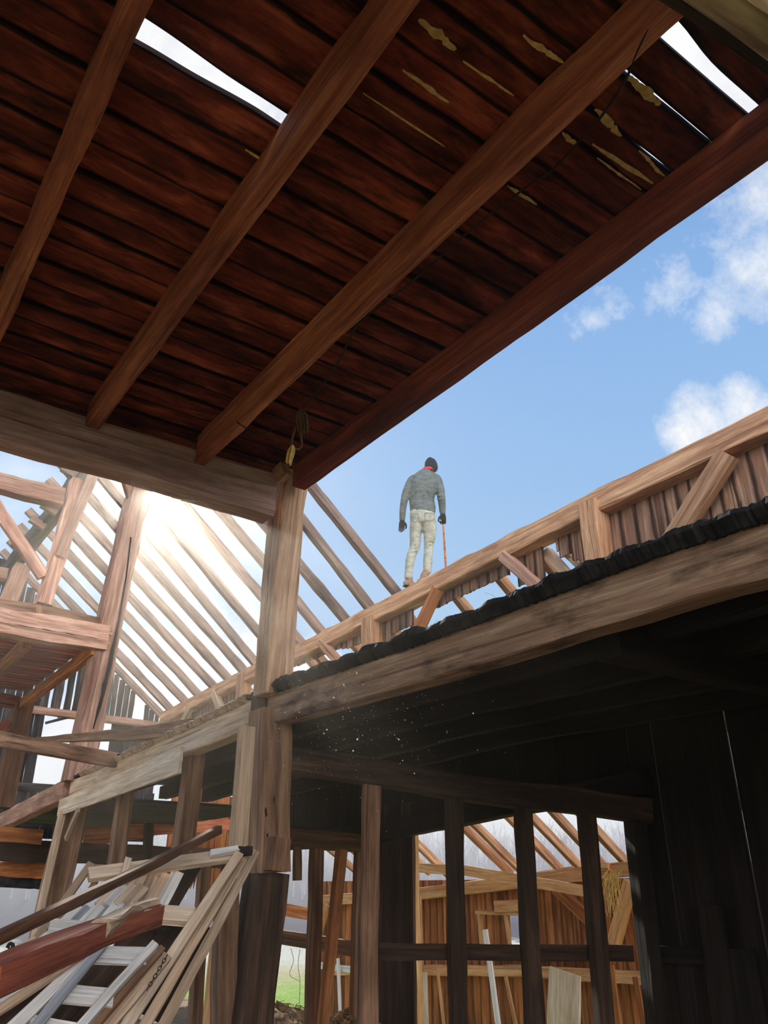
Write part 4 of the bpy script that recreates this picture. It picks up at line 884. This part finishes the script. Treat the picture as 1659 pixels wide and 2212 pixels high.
# ================================================================== PERSON
def person():
    C = Vector((5.92, 7.52, 0)); hd = Vector((FW.x, FW.y, 0)).normalized()
    def W(px, py, dd=0): return pt(px, py, plane=(C+hd*dd, hd))
    S = 1/172.0                                        # metres per photo pixel at the person
    root = empty('person', (5.92, 7.5, plate_z(7.5)+.12)); tag(root, 'person seen from behind in grey sweater and black beanie, standing on the long top plate', 'person')
    def cloth(name, a, b, sc=40, bump=.4, vec=(1, 1, 2)): return plain(name, a, b, sc, .95, bump, vec)
    MS = cloth('sweater_knit', (84, 92, 88), (108, 116, 112), 14); MT = cloth('trouser_cloth', (150, 150, 136), (180, 178, 162), 12)
    MG = cloth('glove_black', (14, 16, 22), (30, 34, 42)); MK = plain('skin', (150, 108, 86)); MBt = cloth('boot_leather', (128, 98, 80), (160, 128, 106), 20)
    MH = cloth('beanie_knit', (16, 20, 32), (34, 40, 56), 60); MR = plain('neckerchief', (214, 30, 78), (238, 60, 104), 20)
    def ell(mb, pts, rad, n=14, fdir=hd):
        """elliptical limb: rad = list of (side, depth)"""
        P = [Vector(p) for p in pts]; out = []; R = []
        for i in range(len(P)-1):
            p0 = P[max(i-1, 0)]; p1 = P[i]; p2 = P[i+1]; p3 = P[min(i+2, len(P)-1)]
            for k in range(4):
                t = k/4; out.append(.5*((2*p1)+(-p0+p2)*t+(2*p0-5*p1+4*p2-p3)*t*t+(-p0+3*p1-3*p2+p3)*t**3))
                R.append(tuple(rad[i][q]+(rad[i+1][q]-rad[i][q])*t for q in (0, 1)))
        out.append(P[-1]); R.append(rad[-1]); rings = []
        for i, p in enumerate(out):
            d = (out[min(i+1, len(out)-1)]-out[max(i-1, 0)]).normalized(); v = (fdir-d*fdir.dot(d)).normalized(); u = d.cross(v)
            a, b = R[i]; rings.append([p+u*a*math.cos(2*math.pi*k/n)+v*b*math.sin(2*math.pi*k/n) for k in range(n)])
        # rounded ends
        for end, s in ((0, -1), (-1, 1)):
            r0 = rings[end]; c = out[end]; d = (out[1]-out[0] if end == 0 else out[-1]-out[-2]).normalized()*s; m = min(R[end])
            cap = [[c+(q-c)*math.cos(f)+d*m*.6*math.sin(f) for q in r0] for f in (.6, 1.1, 1.45)]
            rings = (cap[::-1]+rings) if end == 0 else (rings+cap)
        mb.loft(rings)
    def fin(mb, name, mat, vox=.011, sm=4):
        o = mb.build(name, mat, root, Matrix.Identity(4), True)
        if vox:
            r = o.modifiers.new('Remesh', 'REMESH'); r.mode = 'VOXEL'; r.voxel_size = vox; r.use_smooth_shade = True
            if sm: s = o.modifiers.new('Smooth', 'SMOOTH'); s.factor = .5; s.iterations = sm
        return o
    hips = W(912, 1112); waist = W(913, 1095, .01); chest = W(914, 1058, -.02); shl = W(917, 1034, -.01); neck = W(922, 1020, .03)
    Ls, Le, Lw = W(889, 1040, 0), W(873, 1082, -.03), W(869, 1122, .05)
    Rs, Re, Rw = W(943, 1037, 0), W(953, 1074, -.05), W(956, 1108, .04)
    Lh, Lk, Lc, La = W(900, 1124, 0), W(896, 1180, .06), W(885, 1214, .0), W(882, 1248, -.01)
    Rh, Rk, Rc, Ra = W(925, 1124, 0), W(926, 1176, .06), W(924, 1208, .01), W(923, 1236, .0)
    # body (one continuous skin surface, head to ankles)
    mb = MB(); head = W(929, 1008, .05)
    ell(mb, [hips, waist, chest, shl, neck, W(925, 1015, .045)], [(.14, .10), (.13, .09), (.15, .10), (.13, .085), (.055, .055), (.055, .055)])
    ell(mb, [head+Vector((0, 0, -.10))+hd*.03, head+Vector((0, 0, -.04))+hd*.02, head+Vector((0, 0, .04)), head+Vector((0, 0, .10))-hd*.0], [(.045, .05), (.070, .085), (.076, .095), (.05, .065)])
    for sgn in (-1, 1): ell(mb, [head+RT*sgn*.068+Vector((0, 0, -.035)), head+RT*sgn*.084+Vector((0, 0, .0))], [(.010, .018), (.010, .02)], 8)
    ell(mb, [head+hd*.10+Vector((0, 0, .0)), head+hd*.118+Vector((0, 0, -.03))], [(.010, .012), (.015, .014)], 8)
    for a, b, c in ((Ls, Le, Lw), (Rs, Re, Rw)): ell(mb, [a, b, c], [(.048, .048), (.036, .036), (.026, .026)])
    for a, b, c, d in ((Lh, Lk, Lc, La), (Rh, Rk, Rc, Ra)): ell(mb, [a, b, c, d], [(.075, .08), (.048, .05), (.048, .05), (.035, .038)])
    fin(mb, 'body', MK, .012)
    # face details beyond
    mb = MB()
    for sgn in (-1, 1): ell(mb, [head+hd*.088+RT*(sgn*.032-.008), head+hd*.088+RT*(sgn*.032+.008)], [(.006, .006), (.006, .006)], 8)
    ell(mb, [head+hd*.092+RT*-.022+Vector((0, 0, -.058)), head+hd*.092+RT*.022+Vector((0, 0, -.058))], [(.005, .005), (.005, .005)], 8)
    mb.build('face_features', MG, root, Matrix.Identity(4), True)
    # sweater
    mb = MB()
    ell(mb, [W(913, 1106, .0), W(913, 1096, .0), W(911, 1080, 0), W(913, 1060, -.02), W(915, 1044, -.03), W(918, 1030, -.015), W(922, 1021, .02)],
        [(.172, .125), (.176, .128), (.172, .12), (.178, .125), (.182, .125), (.14, .10), (.066, .07)], 22)
    ell(mb, [W(897, 1036), Ls, W(878, 1062, -.02), Le, W(870, 1102, .02), Lw], [(.075, .08), (.066, .072), (.056, .062), (.050, .055), (.045, .05), (.040, .044)])
    ell(mb, [W(936, 1033), Rs, W(950, 1056, -.03), Re, W(955, 1092, 0), Rw], [(.075, .08), (.072, .078), (.064, .068), (.056, .06), (.05, .055), (.042, .046)])
    # soft folds
    for y_, dx in ((1094, 0), (1100, 1), (1087, -1)):
        P = [W(913+dx+t*27, y_+5*abs(t)**2*1.2, -.122*math.sqrt(max(0, 1-t*t*.9))) for t in (-.9, -.5, 0, .5, .9)]; mb.tube(P, [.006, .012, .013, .012, .006], 8)
    for y_ in (1062, 1070, 1078): mb.tube([W(941, y_, -.09), W(948, y_+1, -.115), W(957, y_-3, -.07)], [.007, .011, .006], 8)
    for a_, b_ in (((900, 1046), (893, 1078)), ((922, 1050), (932, 1084)), ((941, 1044), (936, 1075))): mb.tube([W(*a_, -.13), W((a_[0]+b_[0])/2, (a_[1]+b_[1])/2, -.137), W(*b_, -.12)], [.005, .010, .005], 8)
    fin(mb, 'sweater', MS, .010, 3)
    # trousers
    mb = MB()
    ell(mb, [W(913, 1100), hips, W(912, 1126)], [(.155, .115), (.172, .13), (.165, .125)], 20)
    ell(mb, [W(900, 1118), W(898, 1140, .02), W(897, 1162, .05), Lk, W(889, 1198, .02), Lc, W(883, 1232, 0), La], [(.088, .11), (.086, .10), (.078, .088), (.070, .078), (.064, .072), (.060, .068), (.052, .058), (.054, .06)])
    ell(mb, [W(926, 1118), W(928, 1140, .02), W(928, 1160, .04), Rk, W(925, 1195, .03), Rc, W(923, 1226, 0), Ra], [(.094, .115), (.095, .11), (.082, .09), (.066, .076), (.062, .070), (.062, .070), (.054, .06), (.056, .062)])
    for cx, cy, w in ((896, 1175, 12), (896, 1183, 12), (894, 1190, 11), (926, 1168, 13), (926, 1176, 12), (925, 1214, 11), (924, 1222, 11), (883, 1238, 9), (898, 1132, 13)):
        mb.tube([W(cx-w, cy+1, 0), W(cx-w*.5, cy-1, -.045), W(cx+w*.5, cy, -.045), W(cx+w, cy+2, 0)], [.005, .009, .009, .005], 6)
    fin(mb, 'trousers', MT, .011, 3)
    for x0, x1, y0, y1 in ((888, 904, 1110, 1124), (918, 938, 1108, 1122)):
        mb = MB(); mb.tube([W(x0, y0, -.128), W(x1, y0, -.128), W(x1, y1, -.128), W((x0+x1)/2, y1+4, -.122), W(x0, y1, -.128), W(x0, y0, -.128)], .0035, 5); mb.build('pocket_seam', cloth('seam', (110, 110, 100), (120, 118, 108)), root, Matrix.Identity(4))
    # beanie and neckerchief
    mb = MB(); t = head+RT*.012
    ell(mb, [t+Vector((0, 0, -.035))+RT*.012, t+Vector((0, 0, .03)), t+Vector((0, 0, .075))-RT*.008, t+Vector((0, 0, .11))-RT*.014], [(.088, .105), (.090, .108), (.078, .094), (.046, .058)], 18)
    bn = fin(mb, 'beanie', MH, .009, 3)
    mb = MB(); nk = W(922, 1017, .03)
    ring = [nk+RT*.078*math.cos(a)+hd*.082*math.sin(a)+Vector((0, 0, .012*math.cos(a))) for a in [2*math.pi*k/16 for k in range(17)]]
    mb.tube(ring, .017, 8); mb.build('neckerchief', MR, root, Matrix.Identity(4), True)
    # boots, planted on the plate
    toe = (hd*.6+RT*.75).normalized()
    for nm, A in (('boot', La), ('boot', Ra)):
        mb = MB(); base = Vector((A.x, A.y, 0)); zt = plate_z(A.y)+.118; base.z = zt+.045
        base.x = min(max(base.x, 5.86), 5.98)
        ell(mb, [Vector((A.x, A.y, A.z+.02)), Vector((base.x, base.y, zt+.12)), Vector((base.x, base.y, zt+.06))], [(.050, .055), (.046, .05), (.045, .05)])
        ell(mb, [base-toe*.07, base, base+toe*.10, base+toe*.17+Vector((0, 0, -.01))], [(.040, .042), (.046, .05), (.046, .038), (.034, .028)], 12, Vector((0, 0, 1)))
        bt = fin(mb, nm, MBt, .009, 2)
        mb = MB(); ell(mb, [base-toe*.085+Vector((0, 0, -.037)), base+toe*.05+Vector((0, 0, -.037)), base+toe*.18+Vector((0, 0, -.037))], [(.042, .010), (.048, .010), (.036, .010)], 12, Vector((0, 0, 1)))
        mb.build('boot_sole', MG, bt, Matrix.Identity(4), True)
    # gloved hands: palm, four fingers, thumb
    def hand(w, tip, side, curl):
        mb = MB(); d = (tip-w).normalized(); sd = RT if side > 0 else -RT; pal = w+d*.055
        ell(mb, [w-d*.03, w+d*.01, w+d*.05, w+d*.095], [(.030, .026), (.034, .02), (.042, .019), (.040, .016)], 12)
        for k, (o, L) in enumerate(((-.030, .062), (-.010, .076), (.010, .072), (.030, .056))):
            b = w+d*.09+RT*o*1.0
            e1 = b+d*L*.45+hd*curl*.012; e2 = b+d*L*(.85 if curl < 1 else .55)+hd*curl*.04; e3 = b+d*L*(1.0 if curl < 1 else .30)+hd*curl*.055
            mb.tube([b-d*.02, b, e1, e2, e3], [.0105, .0105, .0098, .009, .006], 8)
        b = w+d*.03-sd*.03
        mb.tube([b, b-sd*.022+d*.025+hd*.01, b-sd*.030+d*.055+hd*.02*(1+curl), b-sd*.022*(1 if curl < 1 else -.2)+d*.078+hd*.03*(1+curl)], [.014, .013, .0115, .008], 8)
        g = mb.build('glove', MG, root, Matrix.Identity(4), True); return g
    hand(W(869, 1124, .05), W(866, 1160, .06), -1, .35)
    g = hand(W(956.5, 1110, .04), W(958, 1140, .05), 1, 1.0)
    a = W(951, 1124, .0); mb = MB(); mb.tube([a-RT*.014, a+RT*.016], .007, 6); mb.build('glove_label', plain('label_yellow', (210, 190, 110)), g, Matrix.Identity(4))
    # the stick
    st = [W(955.5, 1112, .095), W(957.5, 1136, .09), Vector((6.02, W(963.5, 1229, .08).y, 0))]
    b = W(963.5, 1229, .08); st[2] = Vector((b.x, b.y, b.z-.02))
    mb = MB(); mb.tube(st, [.012, .013, .014], 8); s = mb.build('wooden_stick', M_ORANGE, None, None, True); tag(s, 'orange-brown wooden handle held upright in the right glove of the person', 'stick')
person()
